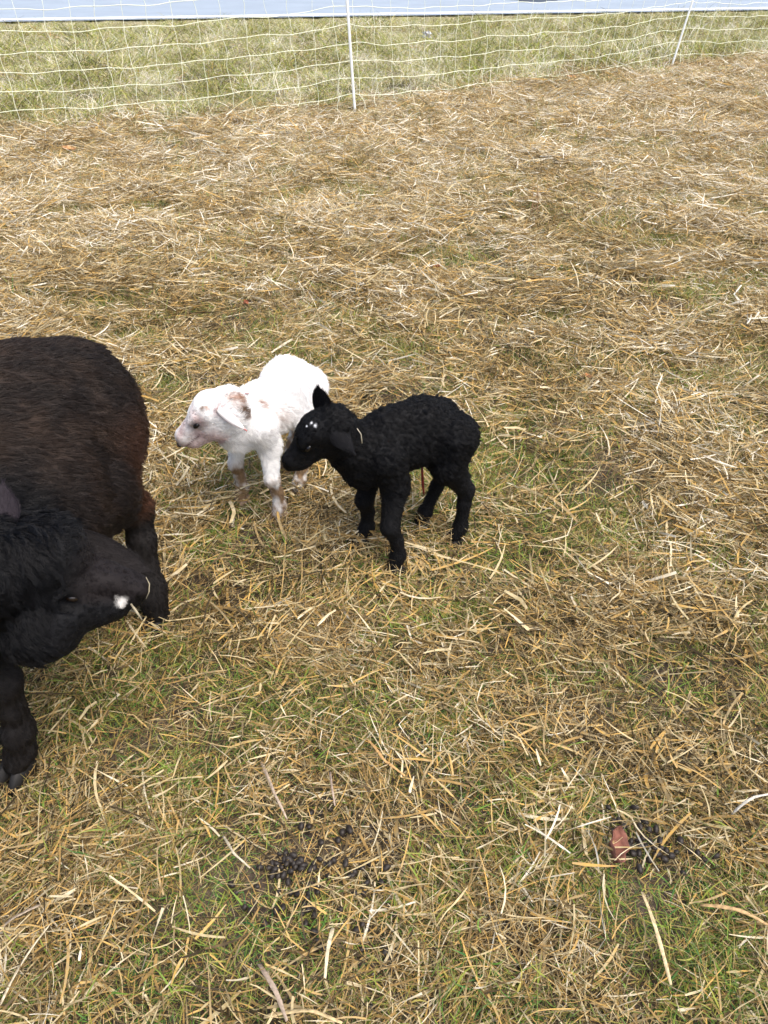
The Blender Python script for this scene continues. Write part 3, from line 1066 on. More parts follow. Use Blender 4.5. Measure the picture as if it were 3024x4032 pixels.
# ---------------- black lamb
Bl = Beast('black_lamb', 'newborn curly black lamb standing in front of the white lamb', 'lamb', (.055, 1.485), (-.89, -.456), .0042)
L = Bl.L
lamb_trunk(Bl, .390, .380, shorten=.066, thin=.91)
Bp, Bn = sight(325, 411, 1.392), sight(276.5, 464, 1.366)
Bl.head_frame(Bp, Bn)
lamb_head(Bl, .90)
Bl.chain([(Bl.H(.012, -.034), .036), (L(.145, -.004, .318), .041), (L(.10, 0, .295), .054)], .03)
Bl.cap(Bl.H(.02, -.060), L(.115, 0, .250), .028, .044, .035)
fr = [(1, at(395, 572)), (-1, at(360, 545))]
for sg, hp in fr:
    r = hp - Bl.org; hf, hl = r.dot(Bl.f), r.dot(Bl.l)
    tw = .0 if sg > 0 else -.024
    leg(Bl, [(L(.080, sg * .042, .290), .046), (L(.060, sg * .052, .220), .030), (L(hf + .012 + tw, hl - sg * .004, .130), .0195), (L(hf - .004 + tw * .8, hl, .090), .0135), (L(hf - .008 + tw * .5, hl, .045), .0162), (L(hf + .002, hl, .018), .0165)])
    Bl.hoof(hp[:2], Bl.f, .020, .019)
for sg, hp in ((1, at(456, 543)), (-1, at(421, 528))):
    r = hp - Bl.org; hf, hl = r.dot(Bl.f), r.dot(Bl.l)
    hk = -.128 if sg > 0 else -.114
    leg(Bl, [(L(-.095, sg * .040, .295), .056), (L(-.078, sg * .050, .226), .037), (L(hk, hl - sg * .004, .148), .0190), (L(hk * .75 + hf * .25, hl, .110), .0140), (L(hf - .010, hl, .043), .0158), (L(hf + .002, hl, .018), .016)])
    Bl.hoof(hp[:2], Bl.f, .019, .019)
Bl.cap(L(-.135, 0, .28), L(-.145, .0, .22), .014, .010, .014)


def wool_disp(P):
    z = P[..., 2] - Bl.org[2]
    g = np.clip((z - .19) / .04, 0, 1)
    rel = P - Bl.hP
    hd = (rel @ Bl.ha > -.005) & (rel @ Bl.hs < .07)
    g = np.where(hd & (rel @ Bl.hu > -.09), 0, g)
    return g * (.0030 * noise3(P, 140) + .0026 * noise3(P + 4, 240))


BWHITE = [(Bl.hit(311.5, 420.5), .0026), (Bl.hit(315, 423.5), .0033), (Bl.hit(304, 426.5), .0020)]


def black_coat(P, nn=None):
    col = np.tile(np.array([.0022, .0023, .0030]), (len(P), 1))
    for c, r in BWHITE:
        col = mixc(col, (.7, .72, .75), np.clip(blob(P, c, r) * 1.4 - .2, 0, 1))
    return col


Bl.build(black_coat, wool_disp)


def black_len(P):
    z = P[:, 2] - Bl.org[2]
    l = np.where(z > .19, .0125, .007)
    hd = on_head(Bl, P)
    return l * (1 - hd) + .004 * hd


bodyness = lambda P: np.clip((P[:, 2] - Bl.org[2] - .18) / .04, 0, 1) * (1 - on_head(Bl, P))
Bl.fur(75000, black_len, lamb_flow(Bl), black_coat, M_FUR_DARK, lay=.66, curl=lambda P: .0022 * bodyness(P), clump=lambda P: .3 + .45 * bodyness(P), clump_n=4200, rad=.00034, keep=face_clear(Bl), k=6)
near = 1 if np.linalg.norm(Bl.H(.02, 0, .03) - np.array([0, 0, CAM_H])) < np.linalg.norm(Bl.H(.02, 0, -.03) - np.array([0, 0, CAM_H])) else -1
for sg in (-1, 1):
    Bl.ball('eye', Bl.H(.071, -.013, sg * .0262), .0078, M_EYE, (1.25, 1, .8), axes=[Bl.ha, Bl.hs, Bl.hu])
Bl.ball('nose', Bl.H(.1395, -.0225), .0082, M_EYE, (.7, 1.15, .9), axes=[Bl.ha, Bl.hs, Bl.hu])
BE = dict(colour=(.005, .005, .0065), hmat=M_FUR_DARK, hair=2500, hlen=.007)
Bl.ear(Bl.H(.010, -.018, near * .034), sight(355, 454, 1.335), .040, Bl.hs * -near + np.array([0, 0, -.5]), cup=.35, **BE)
Bl.ear(sight(323, 417, 1.41), sight(318.5, 385, 1.41), .046, np.array([.35, .9, .3]), cup=.25, **BE, curlback=-.05, point=.55)
M_CORD = simple_mat('cord_red', (.20, .018, .02), .35, .6, (80, .5, 1.6))
cp = [sight(421.5, 462, 1.50), sight(422.3, 474, 1.50), sight(422.8, 484, 1.498), sight(424, 495, 1.497)]
Vv, Ff = tube(cp, [.003, .0028, .0034, .0014], 8)
link('umbilical_cord', mesh_from('umbilical_cord', Vv - Bl.org, Ff), M_CORD, Bl.root)

# ---------------- ewe
Ew = Beast('ewe', 'dark brown ewe at the left edge with her black head turned back towards the lambs', 'sheep', (-.66, 1.08), (-.6, -.8), .0058)
O = Ew.org[2]
A3 = lambda x, y, z: np.array([x, y, z + O])
Ew.chain([(A3(-.612, 1.30, .43), .140), (A3(-.70, 1.20, .44), .172), (A3(-.78, 1.06, .44), .185), (A3(-.84, .90, .43), .160)], .06)
Ew.cap(A3(-.632, 1.10, .378), A3(-.70, 1.0, .36), .144, .155, .06)
Ew.cap(A3(-.60, 1.33, .50), A3(-.85, 1.05, .55), .085, .09, .06)
# thigh and hind legs
Ew.chain([(A3(-.568, 1.285, .42), .094), (A3(-.548, 1.19, .35), .076), (A3(-.502, 1.250, .270), .030), (A3(-.494, 1.225, .20), .022), (A3(-.488, 1.195, .09), .027), (A3(-.486, 1.185, .035), .027)], .03)
Ew.chain([(A3(-.70, 1.36, .42), .100), (A3(-.72, 1.27, .34), .08), (A3(-.68, 1.37, .27), .032), (A3(-.675, 1.34, .20), .022), (A3(-.67, 1.32, .09), .025), (A3(-.67, 1.31, .035), .026)], .03)
# front legs
Ew.chain([(A3(-.72, .88, .40), .095), (A3(-.665, .86, .30), .055), (A3(-.622, .840, .215), .024), (A3(-.624, .836, .16), .0175), (A3(-.626, .832, .105), .0225), (A3(-.636, .826, .05), .0205), (A3(-.645, .822, .03), .0215)], .025)
Ew.chain([(A3(-.88, .98, .38), .09), (A3(-.86, .97, .28), .05), (A3(-.84, .95, .19), .03), (A3(-.835, .94, .09), .026), (A3(-.84, .93, .03), .028)], .025)
# neck that bends round to the flank, brisket
Ew.chain([(A3(-.82, .86, .46), .13), (A3(-.74, .78, .47), .105), (A3(-.64, .80, .47), .088), (pt(42, 560, 1.16), .072)], .05)
Ew.cap(A3(-.69, .85, .36), A3(-.76, .86, .36), .088, .10, .05)
EP, EN = pt(17, 552, 1.13), pt(153, 577, 1.20)
Ew.head_frame(EP, EN)
H, c = Ew.H, Ew.cap
q = Ew.hL / .145
nr = 1 if np.linalg.norm(H(.02, 0, .03) - np.array([0, 0, CAM_H])) < np.linalg.norm(H(.02, 0, -.03) - np.array([0, 0, CAM_H])) else -1
c(H(.000, -.040), H(.036, -.026), .040 * q, .034 * q, .03)
c(pt(54, 606, 1.17), pt(112, 602, 1.20), .062, .028, .025)                # deep cheek and jaw
c(pt(8, 562, 1.12), pt(48, 554, 1.13), .050, .038, .03)                 # woolly poll
for sg in (-1, 1):
    c(H(.050, -.018, sg * .010), H(.100, -.013, sg * .0075), .019 * q, .0135 * q, .010)   # flat bridge of the nose
    c(H(.100, -.013, sg * .0075), H(.132, -.020, sg * .0065), .0135 * q, .0115 * q, .008)
c(H(.060, -.030), H(.128, -.029), .023 * q, .0165 * q, .010)
c(H(.030, -.060), H(.066, -.062), .032 * q, .026 * q, .02)              # jaw
c(H(.066, -.062), H(.108, -.055), .026 * q, .0145 * q, .012)
c(H(.108, -.055), H(.1200, -.0535), .0145 * q, .0115 * q, .005)           # chin
c(H(.050, -.085), pt(40, 628, 1.16), .016 * q, .055, .03)               # throat
for sg in (-1, 1):
    c(H(.058, -.024, sg * .043), H(.066, -.024, sg * .043), .010 * q, .010 * q, .008, sign=-1)
    c(H(.046, -.008, sg * .026), H(.070, -.011, sg * .024), .0075 * q, .006 * q, .008)
    c(H(.146, -.026, sg * .012), H(.134, -.020, sg * .0195), .0046 * q, .0036 * q, .003, sign=-1)
    c(H(.150, -.043, sg * .002), H(.136, -.0435, sg * .0145), .0030 * q, .0026 * q, .003, sign=-1)   # mouth
    c(H(.136, -.0435, sg * .0145), H(.108, -.047, sg * .0215), .0026 * q, .0018 * q, .003, sign=-1)
for p, d in (((-.490, 1.178), (-.35, -.9)), ((-.67, 1.30), (-.5, -.85)), ((-.651, .818), (-.35, -.9)), ((-.84, .92), (-.6, -.8))):
    Ew.hoof(p, np.array([d[0], d[1], 0]), .030, .032)

ewe_front = A3(-.66, .84, .44)


def headness(P):
    rel = P - Ew.hP
    x = rel @ Ew.ha
    h = np.clip(1 - (np.linalg.norm(P - A3(-.56, .84, .44), axis=1) - .16) / .05, 0, 1)
    return np.maximum(h, ((x > 0) & (rel @ Ew.hu > -.17) & (np.abs(rel @ Ew.hs) < .10)).astype(float))


def ewe_coat(P, nn=None):
    col = np.tile(np.array([.0115, .0078, .0062]), (len(P), 1))
    nz = noise3(P, 16) * .5 + noise3(P + 2, 43) * .5
    z = P[:, 2] - O
    col = mixc(col, (.031, .0190, .0125), np.clip(nz * .8 + .15, 0, 1))
    low = np.clip((.50 - z) / .14, 0, 1) * np.clip((z - .24) / .05, 0, 1)
    rump = np.clip((P[:, 0] + .56) / .05, 0, 1) * np.clip((P[:, 1] - 1.18) / .06, 0, 1)
    col = mixc(col, (.065, .027, .014), np.clip(low * rump * (.75 + .5 * nz), 0, .9))
    col = mixc(col, (.008, .0065, .006), np.clip((np.where(P[:, 1] < 1.0, .38, .285) - z) / .04, 0, 1))
    col = mixc(col, (.0020, .0021, .0029), headness(P))
    rel = P - Ew.hP
    x = rel @ Ew.ha
    br = np.clip((x - .07) / .04, 0, 1) * np.clip((rel @ Ew.hu + .040) / .012, 0, 1) * (np.abs(rel @ Ew.hs) < .05)
    col = mixc(col, (.0085, .0060, .0060), br * .9)
    for a_, b_ in ((H(.146, -.026, nr * .012), H(.134, -.020, nr * .0195)), (H(.150, -.043, nr * .002), H(.136, -.0435, nr * .0145)), (H(.136, -.0435, nr * .0145), H(.108, -.047, nr * .0215))):
        dd = seg_dist(P.astype(np.float32), a_, b_, 0, 0)
        col = mixc(col, (.0008, .0007, .0007), np.clip(1.4 - dd / .0065, 0, 1))
    col = mixc(col, (.7, .68, .64), np.clip(blob(P, chin, .0085) * 1.7 - .35, 0, .8))
    return col


_ray = None
V0, F0 = skin(Ew.prims, Ew.h, None, smooth=1)
# white chin mark sits where the skin lies on this line of sight
cpos = np.array([0, 0, CAM_H]); dirv = unit(pt(127.5, 606, 1.2) - cpos)
w0 = V0 - cpos; along = w0 @ dirv; off = np.linalg.norm(w0 - along[:, None] * dirv, axis=1)
cand = np.where(off < .012)[0]
chin = V0[cand[np.argmin(along[cand])]] if len(cand) else pt(127, 608, 1.2)


def ewe_disp(P):
    hd = headness(P.reshape(-1, 3)).reshape(P.shape[:-1])
    return .003 * noise3(P, 40) + .0016 * noise3(P, 105) * (P[..., 0] < -.47) + .004 * hd * noise3(P, 75) * (P[..., 0] < -.51)


Ew.build(ewe_coat, ewe_disp)


def ewe_flow(P):
    d = np.tile(-Ew.f * 1.0 + np.array([0, 0, -.75]), (len(P), 1))
    z = P[:, 2] - O
    wl = np.clip((.26 - z) / .05, 0, 1)[:, None]
    d = d * (1 - wl) + np.array([0, 0, -1.0]) * wl
    rel = P - Ew.hP
    x = rel @ Ew.ha
    hd = ((x > .065) & (np.abs(rel @ Ew.hs) < .10) & (rel @ Ew.hu > -.16))[:, None]
    d = np.where(hd, -Ew.ha[None], d)
    tuft = (np.linalg.norm(P - Ew.H(.0, -.03), axis=1) < .11)[:, None] & ~hd
    d = np.where(tuft, Ew.ha[None] * .5 + np.array([.1, -.5, -.9])[None], d)
    return d


def ewe_len(P):
    z = P[:, 2] - O
    l = np.where(z > .27, .022, .009)
    rel = P - Ew.hP
    x = rel @ Ew.ha
    face = ((x > .07) & (np.abs(rel @ Ew.hs) < .10) & (rel @ Ew.hu > -.16))
    tuft = np.clip(1 - np.linalg.norm(P - Ew.H(.0, -.03), axis=1) / .12, 0, 1)
    l = np.where(face, .005, l + .03 * tuft)
    return l


Ew.fur(115000, ewe_len, ewe_flow, ewe_coat, M_FUR_DARK, lay=.80, jitter=.2, clump=lambda P: .62 + .1 * headness(P), clump_n=8500, rad=.0004, wobf=70, woba=.42,
       keep=lambda P: np.clip((P[:, 0] + .82) / .08, .03, 1) * face_clear(Ew)(P), curl=lambda P: .0018 * headness(P))
near = 1 if np.linalg.norm(Ew.H(.02, 0, .03) - cpos) < np.linalg.norm(Ew.H(.02, 0, -.03) - cpos) else -1
for sg in (-1, 1):
    Ew.ball('eye', Ew.H(.065, -.022, sg * .030), .0100, M_AMBER, (1.2, 1, .8), axes=[Ew.ha, Ew.hs, Ew.hu])
EE = dict(colour=(.010, .0078, .0080), hmat=M_FUR_DARK, hlen=.008, hair=9000, thick=.005)
EE['hair'] = 5000
Ew.ear(pt(62, 540, 1.20), pt(150, 572, 1.26), .058, np.array([.1, -.5, .9]), cup=.25, **EE, point=.55)
Ew.ear(pt(0, 530, 1.10), pt(3, 480, 1.12), .052, np.array([.3, -.9, .2]), cup=.3, colour=(.016, .012, .016), hmat=M_FUR_DARK, hlen=.005, hair=2500, thick=.005)

# ------------------------------------------------------------------ ELECTRIC NETTING
M_NET = simple_mat('net_twine', (.88, .91, .70), .5, .4)
M_KNOT = simple_mat('net_knot', (.86, .88, .74), .45, .5)
M_POST = simple_mat('white_plastic', (.86, .88, .86), .35, .5)
M_WIRE = simple_mat('dark_twine', (.03, .03, .028), .6, .4)
M_STEEL = simple_mat('steel_spike', (.35, .35, .36), .35, .6)
posts = [np.array([-4.55, 5.86]), at(355, 113)[:2], at(671, 68.5)[:2], np.array([7.25, 12.35])]
lean = [np.array([-.01, 0.]), np.array([-.057, 0.01]), np.array([.15, .02]), np.array([.1, 0])]
sag = [.11, .06, .05]
levels = [.012, .14, .265, .39, .515, .64, .77, .91, 1.06]
fence = empty('netting_fence', (posts[1][0], posts[1][1], float(hgt(*posts[1]))), 'white and yellow electric sheep netting on thin white posts between pasture and road', 'fence')
fo = np.array(fence.location)


def net_point(k, u, lv, wav=True):
    a, b = posts[k], posts[k + 1]
    z = levels[lv]
    p = a * (1 - u) + b * u
    ln = lean[k] * (1 - u) + lean[k + 1] * u
    dist = np.linalg.norm(b - a)
    s = sag[k] * 4 * u * (1 - u)
    zz = max(z - s * (1 if lv else 0), .012 if lv == 0 else .03 + .01 * lv)
    if lv == 0:
        zz = .010
        ln = ln * 0
        tv = np.array([-(b - a)[1], (b - a)[0]]) / dist
        p = p - tv * (.04 + .05 * math.sin(u * 9 + k))
    x = p[0] + ln[0] * z; y = p[1] + ln[1] * z
    w_ = .006 * math.sin(u * 37 + lv * 1.7 + k) + .004 * math.sin(u * 81 + lv * 2.9) if wav else 0
    return np.array([x, y, float(hgt(x, y)) + zz + w_ * (1 if lv else .3)])


for lv in range(len(levels)):
    P = []
    for k in range(3):
        for i in range(0 if k == 0 else 1, 73):
            P.append(net_point(k, i / 72, lv))
    Vv, Ff = tube(P, .0021 if lv else .0018, 4)
    link('horizontal_strand', mesh_from('horizontal_strand', Vv - fo, Ff), M_NET if lv else M_WIRE, fence)
kv, kf = [], []
for k in range(3):
    dist = np.linalg.norm(posts[k + 1] - posts[k])
    nst = int(round(dist / .18))
    for i in range(nst):
        u = (i + .35) / nst
        P = []
        wob = rng.normal(0, 1, 4)
        for lv in range(len(levels)):
            p = net_point(k, min(.999, u + .0015 * rng.normal()), lv)
            if lv == 0:
                p = p + np.array([rng.normal() * .03, rng.normal() * .02, .004])
            P.append(p)
            b0 = len(kv) * 1
            o8 = [(1, 0, 0), (-1, 0, 0), (0, 1, 0), (0, -1, 0), (0, 0, 1), (0, 0, -1)]
            for d_ in o8:
                kv.append(p + np.array(d_) * (.0052 if lv else .007))
            for t3 in ((0, 2, 4), (2, 1, 4), (1, 3, 4), (3, 0, 4), (2, 0, 5), (1, 2, 5), (3, 1, 5), (0, 3, 5)):
                kf.append(tuple(b0 + q_ for q_ in t3))
        Q = []
        along = (posts[k + 1] - posts[k]) / dist
        sgn = rng.choice([-1, 1])
        for a_, b_, lv in zip(P[:-1], P[1:], range(99)):
            slack = (.030 if lv == 0 else .016 if lv == 1 else .009) * rng.uniform(.3, 1.3) * sgn
            for j in range(6):
                t = j / 6
                p = a_ * (1 - t) + b_ * t
                bow = math.sin(math.pi * t) * slack
                Q.append(p + np.array([along[0] * bow, along[1] * bow, 0]))
            if rng.random() < .45: sgn = -sgn
        Q.append(P[-1])
        Vv, Ff = tube(Q, .0018, 4)
        link('vertical_strand', mesh_from('vertical_strand', Vv - fo, Ff), M_NET, fence)
ko = link('knots', mesh_from('knots', np.array(kv) - fo, kf, smooth=False), M_KNOT, fence)
ko['kind'] = 'stuff'
for k in range(4):
    b = posts[k]; g = float(hgt(*b))
    P = [np.array([b[0] + lean[k][0] * z, b[1] + lean[k][1] * z, g + z]) for z in (-.02, .05, .4, .8, 1.10)]
    Vv, Ff = tube(P, .0115, 10)
    pm = link('post', mesh_from('post', Vv - fo, Ff), M_POST, fence)
    P = [np.array([b[0], b[1], g + z]) for z in (-.1, .0, .04)]
    Vv, Ff = tube(P, [.002, .004, .004], 8)
    link('spike', mesh_from('spike', Vv - fo, Ff), M_STEEL, pm)
    P = [np.array([b[0] + lean[k][0] * z, b[1] + lean[k][1] * z, g + z]) for z in (1.10, 1.112, 1.125)]
    Vv, Ff = tube(P, [.013, .014, .008], 10)
    link('cap', mesh_from('cap', Vv - fo, Ff), M_POST, pm)

# ------------------------------------------------------------------ DROPPINGS
M_DUNG = simple_mat('dung', (.018, .014, .011), .5, .3, (120, .5, 2.0), .5)


def pellet_mesh(k):
    V, F = [], []
    nu, nv = 10, 7
    for j in range(nv + 1):
        th = math.pi * j / nv
        for i in range(nu):
            ph = 2 * math.pi * i / nu
            r = 1 + .06 * math.sin(2 * ph + k) + (.12 if j == 0 else 0)
            V.append((math.sin(th) * math.cos(ph) * r * .0052, math.sin(th) * math.sin(ph) * r * .0052, math.cos(th) * (.0064 + .0012 * (k % 3)) * (1 if j < 4 else .92)))
    for j in range(nv):
        for i in range(nu):
            F.append((j * nu + i, (j + 1) * nu + i, (j + 1) * nu + (i + 1) % nu, j * nu + (i + 1) % nu))
    me = mesh_from('sheep_dropping', np.array(V), F)
    me.materials.append(M_DUNG)
    return me


PEL = [pellet_mesh(k) for k in range(5)]
A6 = [(805, 250), (850, 250), (705, 335), (765, 335), (835, 310), (640, 420), (690, 420), (910, 460), (955, 440), (1108, 425), (880, 510), (770, 525), (1185, 530), (1305, 585), (250, 550),
      (500, 600), (540, 595), (590, 610), (450, 660), (480, 665), (530, 640), (565, 640), (615, 660), (660, 675), (720, 665), (725, 690), (760, 635), (795, 670), (825, 665), (855, 645), (930, 660), (370, 690),
      (430, 695), (510, 690), (600, 690), (570, 715), (450, 740), (490, 745), (525, 740), (1035, 690), (1090, 665), (1195, 690), (990, 720), (965, 745), (815, 750), (1075, 740), (185, 800), (345, 815), (210, 855),
      (555, 785), (495, 845), (570, 850), (620, 860), (690, 805), (745, 815), (690, 860), (680, 890), (1070, 790), (1160, 785), (985, 850), (1050, 860), (1160, 840), (610, 940), (660, 925), (720, 950), (725, 1000),
      (645, 990), (475, 970), (520, 950), (270, 950), (310, 970), (400, 1060), (670, 1055), (730, 1110), (895, 965), (1000, 1100), (1040, 1060), (735, 1170), (780, 1210), (1040, 1225), (1190, 1240), (1220, 1300),
      (1180, 1340), (1225, 1365), (570, 1590), (980, 1650), (1100, 1600), (1250, 1000), (1400, 940), (545, 660), (640, 700), (590, 665), (470, 700), (700, 700), (745, 850), (705, 830), (640, 640), (690, 960)]
B7 = [(810, 290), (640, 290), (670, 380), (710, 375), (740, 410), (870, 378), (842, 410), (900, 435), (945, 430), (785, 510), (830, 500), (860, 480), (905, 505), (970, 505), (845, 530), (880, 535), (930, 545),
      (975, 550), (1010, 565), (800, 585), (835, 580), (770, 540), (1045, 600), (900, 625), (1115, 710), (840, 680), (1210, 580), (1160, 570), (1330, 600), (1100, 500), (670, 440), (1255, 625), (1075, 575), (950, 590), (1000, 620)]


def put_pellets(lst, sc, ox, oy, label, group, lift=0.0):
    for i, (cx, cy) in enumerate(lst):
        px, py = (ox + cx * sc) / 3.9375, (oy + cy * sc) / 3.9375
        p = at(px, py)
        p = at(px, py, float(hgt(p[0], p[1])) + rng.uniform(.010, .018) + lift)
        o = bpy.data.objects.new('sheep_dropping', PEL[rng.integers(0, 5)])
        COL.objects.link(o)
        o.location = p
        o.rotation_euler = (rng.uniform(.9, 2.2), rng.uniform(-.6, .6), rng.uniform(0, 6.28))
        q_ = rng.uniform(.78, 1.08); o.scale = (q_, q_, q_)
        tag(o, label(cx, cy) if callable(label) else label, 'sheep dropping', (group(cx, cy) if callable(group) else group))


ZONES = (('black sheep dropping lying loose above the big dark scatter of droppings', 'loose droppings above the big scatter'),
         ('black sheep dropping in the densest left half of the big scatter', 'droppings in the dense left half of the big scatter'),
         ('black sheep dropping in the thinner right arm of the big scatter', 'droppings in the right arm of the big scatter'),
         ('black sheep dropping in the tail trailing down from the big scatter', 'droppings in the tail below the big scatter'))
zone = lambda cx, cy: 0 if cy < 592 else 3 if cy > 1040 else 1 if cx < 880 else 2
put_pellets(A6, .6028, 800, 3000, lambda cx, cy: ZONES[zone(cx, cy)][0], lambda cx, cy: ZONES[zone(cx, cy)][1])
put_pellets(B7, .6172, 2000, 3000, 'black sheep dropping in the small heap beside the curled reddish leaf', 'black droppings heaped beside the reddish leaf', .010)

# ------------------------------------------------------------------ LEAVES, CLODS, LITTER, LONG STRAWS, WEEDS
def leaf(px, py, size, col, label, rot, curl=.6, lift=.022):
    n, m = 11, 7
    V, F = [], []
    for i in range(n):
        t = i / (n - 1)
        wv = math.sin(math.pi * (t * .96 + .02)) ** .8 * .42 * (1 + .18 * math.sin(t * 17))
        for j in range(m):
            q_ = -1 + 2 * j / (m - 1)
            V.append(((t - .5) * size, q_ * wv * size * (1 - .35 * curl * abs(q_)), size * curl * (.45 * q_ * q_ * (1 - .4 * t) + .35 * (t - .5) ** 2 + .05 * math.sin(t * 9 + q_ * 4))))
    for i in range(n - 1):
        for j in range(m - 1):
            a_ = i * m + j
            F.append((a_, a_ + 1, a_ + m + 1, a_ + m))
    me = mesh_from('dead_leaf', np.array(V), F)
    p = at(px, py); g = float(hgt(p[0], p[1])) + lift
    p = at(px, py, g)
    o = link('dead_leaf', me, simple_mat('dead_leaf', col, .8, .12, (45, .45, 1.7), .8))
    o.location = p; o.rotation_euler = (rot[0], rot[1], rot[2])
    md = o.modifiers.new('thick', 'SOLIDIFY'); md.thickness = .0006
    V2, F2 = tube([(-.5 * size, 0, 0), (-.62 * size, 0, .002), (-.8 * size, .03 * size, .004)], [.0011, .0009, .0008], 5)
    s_ = link('stalk', mesh_from('stalk', V2, F2), o.data.materials[0], o)
    return tag(o, label, 'leaf')


leaf(613, 845, .056, (.17, .075, .055), 'curled reddish brown leaf beside the small heap of droppings', (.5, -.3, 1.3), .9, .040)
leaf(587, 377, .036, (.30, .13, .055), 'small orange brown leaf alone on the straw to the right of the lambs', (.2, .2, .4), .5, .03)
leaf(245, 303, .034, (.25, .085, .05), 'small red brown leaf on the straw above the white lamb', (.7, .1, 1.2), .7, .035)
leaf(436, 268, .05, (.27, .10, .06), 'reddish dead leaf half buried in straw in the middle of the field', (.2, .4, 2.4), .6, .035)
leaf(69, 150, .09, (.33, .19, .09), 'large orange leaf on the straw just inside the netting', (.15, .1, .2), .5, .04)
leaf(573, 79, .13, (.48, .24, .10), 'orange leaf lying near the bottom of the netting between the two posts', (.15, .0, .1), .5, .04)


def clod(px, py, r, label, flat=.5):
    V, F = [], []
    nu, nv = 16, 9
    for j in range(nv + 1):
        th = math.pi * j / nv
        for i in range(nu):
            ph = 2 * math.pi * i / nu
            d = np.array([math.sin(th) * math.cos(ph), math.sin(th) * math.sin(ph), math.cos(th)])
            V.append(d * r * np.array([1.3, 1, flat]) * (1 + .30 * float(noise3(d[None] + px, 2.6)[0]) + .12 * float(noise3(d[None] + py, 6)[0])))
    for j in range(nv):
        for i in range(nu):
            F.append((j * nu + i, (j + 1) * nu + i, (j + 1) * nu + (i + 1) % nu, j * nu + (i + 1) % nu))
    p = at(px, py); g = float(hgt(p[0], p[1])) + .02
    o = link('dark_clod', mesh_from('dark_clod', np.array(V), F), simple_mat('clod', (.045, .034, .026), .8, .3, (60, .5, 1.5), .6))
    o.location = at(px, py, g)
    return tag(o, label, 'clod')


clod(592, 162, .026, 'dark clod of dung on the pale straw below the second post')
clod(684, 100, .045, 'dark clod on the straw at the upper right, below the leaning post')
clod(570, 208, .014, 'tiny dark clod beside the thin dried weed stalks')
clod(710, 96, .03, 'small dark lump to the right of the clod below the leaning post')

# white scrap on a stalk behind the net
p = at(427, 42)
V, F = [], []
n_ = 9
for i in range(n_):
    for j in range(n_):
        a_, b_ = i / (n_ - 1) - .5, j / (n_ - 1) - .5
        V.append((a_ * .11 + .015 * math.sin(b_ * 11), .03 * math.sin(a_ * 9 + b_ * 13), b_ * .085 + .015 * math.cos(a_ * 14 + b_ * 5)))
for i in range(n_ - 1):
    for j in range(n_ - 1):
        F.append((i * n_ + j, i * n_ + j + 1, (i + 1) * n_ + j + 1, (i + 1) * n_ + j))
o = link('paper_scrap', mesh_from('paper_scrap', np.array(V), F), simple_mat('white_paper', (.75, .75, .76), .6, .3, (30, .75, 1.1)))
gp = sight(427, 35, p[1] - .25)
o.location = gp
o.modifiers.new('thick', 'SOLIDIFY').thickness = .0012
tag(o, 'crumpled white scrap caught on the grass behind the netting', 'litter')


def long_straw(px0, py0, px1, py1, wd, col, label, z0=.028, z1=.04, bend=.12, name='dry_straw', segs=12, arch=.012):
    a_ = at(px0, py0); a_ = at(px0, py0, float(hgt(a_[0], a_[1])) + z0)
    b_ = at(px1, py1); b_ = at(px1, py1, float(hgt(b_[0], b_[1])) + z1)
    d = b_ - a_; Ln = np.linalg.norm(d); d /= Ln
    s_ = unit(np.cross(d, [0, 0, 1])); n = np.cross(s_, d)
    V, F = [], []
    for i in range(segs + 1):
        t = i / segs
        c_ = a_ + d * Ln * t + s_ * bend * Ln * (min(t / .62, (1 - t) / .38)) * .3 + n * arch * math.sin(math.pi * t)
        w2 = wd * .36 * (1 - .45 * t ** 3) * (.8 + .2 * min(1, t * 6)) * (1 + .12 * math.sin(t * 23 + py0))
        ro = .5 * math.sin(t * 3 + px0)
        wv = s_ * math.cos(ro) + n * math.sin(ro)
        for q_, hh in ((-1, .0), (-.35, .0011), (.35, .0011), (1, 0)):
            V.append(c_ + wv * q_ * w2 + np.cross(wv, d) * -hh)
        for q_, hh in ((.9, -.0006), (-.9, -.0006)):
            V.append(c_ + wv * q_ * w2 + np.cross(wv, d) * -hh)
    for i in range(segs):
        for j in range(6):
            a2, b2 = i * 6 + j, i * 6 + (j + 1) % 6
            F.append((a2, b2, b2 + 6, a2 + 6))
    F.append(tuple(range(6))[::-1]); F.append(tuple(segs * 6 + j for j in range(6)))
    V = np.array(V); org = V.mean(0)
    o = link(name, mesh_from(name, V - org, F), simple_mat('straw_blade', tuple(c_ * .82 for c_ in col), .6, .3, (160, .6, 1.25), .4))
    o.location = org
    return tag(o, label, 'straw')


long_straw(642, 892, 671, 985, .0095, (.66, .52, .29), 'long wide straight yellow straw blade lying below the small heap of droppings', bend=.03)
long_straw(731, 815, 770, 794, .0065, (.66, .62, .52), 'broad whitish straw blade reaching in from the right edge above the bottom corner', bend=-.15, z1=.06)
long_straw(261, 762, 287, 819, .0075, (.47, .37, .27), 'greyish flat straw blade leaning down towards the droppings from the left', bend=.08)
long_straw(333, 928, 325, 978, .0085, (.68, .58, .38), 'pale upright straw blade just below the scatter of droppings', bend=.05)
long_straw(259, 964, 287, 1021, .0105, (.40, .31, .23), 'widest grey brown straw blade at the bottom, left of the pale upright one', bend=-.1)
long_straw(264, 1017, 342, 1023, .009, (.62, .47, .24), 'golden curved straw blade along the bottom edge of the ground', bend=-.25)
long_straw(223, 836, 250, 868, .0055, (.62, .54, .38), 'thin pale straw blade bent left of the droppings', bend=.3)
long_straw(0, 1005, 51, 923, .006, (.72, .62, .42), 'long thin pale straw blade slanting up from the lower left corner', bend=.03)
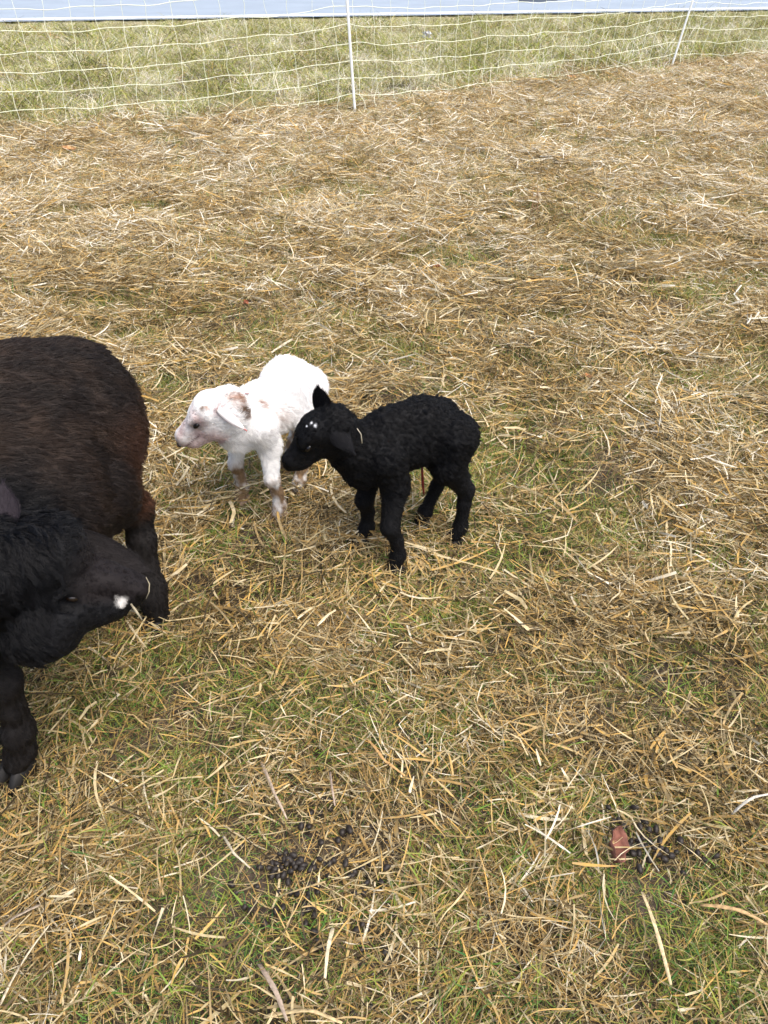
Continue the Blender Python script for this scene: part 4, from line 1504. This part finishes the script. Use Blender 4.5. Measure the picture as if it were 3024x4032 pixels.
long_straw(330, 772, 335, 806, .006, (.42, .32, .24), 'dull brown straw blade standing on the upper edge of the droppings', bend=.05)
long_straw(366, 738, 405, 776, .0075, (.60, .36, .14), 'orange brown curved straw blade in the grass above the droppings', bend=.35)
long_straw(700, 905, 768, 925, .008, (.56, .37, .17), 'long orange straw blade near the right edge below the whitish one', bend=-.1)
long_straw(0, 930, 0 + 40, 905, .009, (.45, .36, .26), 'broad dull straw blade at the left edge in the bottom corner', bend=.2)
long_straw(398, 549, 428, 552, .004, (.55, .46, .30), 'short straw lying across the front hoof of the black lamb', bend=.02, z0=.035, z1=.035)
# straw in the ewe's mouth and a thin pale curve over her nose tip
for pts_, r_, lb_ in (([(131, 604, 1.175), (136, 611, 1.17), (142, 620, 1.175)], [.0016, .0022, .0012], 'dull straw hanging from the mouth of the ewe'),
                      ([(146, 577, 1.165), (149.5, 584, 1.165), (149, 592, 1.167), (146, 599, 1.17)], [.0006, .0009, .0009, .0005], 'thin pale curved line over the nose tip of the ewe')):
    V2, F2 = tube([pt(*p_) for p_ in pts_], r_, 6)
    og = V2.mean(0)
    o = link('dry_straw', mesh_from('dry_straw', V2 - og, F2), simple_mat('straw_and_curve', (.30, .26, .17), .6, .3, (120, .7, 1.2)))
    o.location = og
    tag(o, lb_, 'straw')
# the bit of straw on the black lamb
V2, F2 = tube([sight(357, 428.5, 1.355), sight(361, 434, 1.352), sight(362, 443, 1.350)], [.0008, .0009, .0013], 6)
V2 = V2 + unit(cpos - V2.mean(0)) * .028
og = V2.mean(0)
o = link('straw_bit', mesh_from('straw_bit', V2 - og, F2), simple_mat('straw_bit', (.42, .38, .28), .5))
o.location = og
tag(o, 'tiny pale bit of straw stuck in the wool on the black lamb neck', 'straw bit')


def weed(px, py, h_, label, n=5, lean_=(.05, 0)):
    b_ = at(px, py); g = float(hgt(b_[0], b_[1]))
    root = empty('dried_weed', (b_[0], b_[1], g), label, 'weed')
    mw_ = simple_mat('dried_stalk', (.36, .21, .12), .7, .2, (50, .7, 1.3))
    for i in range(n):
        a_ = rng.uniform(0, 6.28); r_ = rng.uniform(0, .03)
        x0, y0 = r_ * math.cos(a_), r_ * math.sin(a_)
        hh = h_ * rng.uniform(.55, 1.0)
        dx, dy = lean_[0] + rng.normal() * .12, lean_[1] + rng.normal() * .12
        P = [(x0 + dx * hh * t * t, y0 + dy * hh * t * t, hh * t) for t in np.linspace(0, 1, 7)]
        V2, F2 = tube(P, np.linspace(.0017, .0007, 7), 5)
        st = link('stem', mesh_from('stem', V2, F2), mw_, root)
    return root


weed(536, 216, .20, 'thin reddish dried weed stalks standing in the straw', 7)
weed(548, 198, .13, 'short dried weed stalks just behind the taller reddish ones', 3)
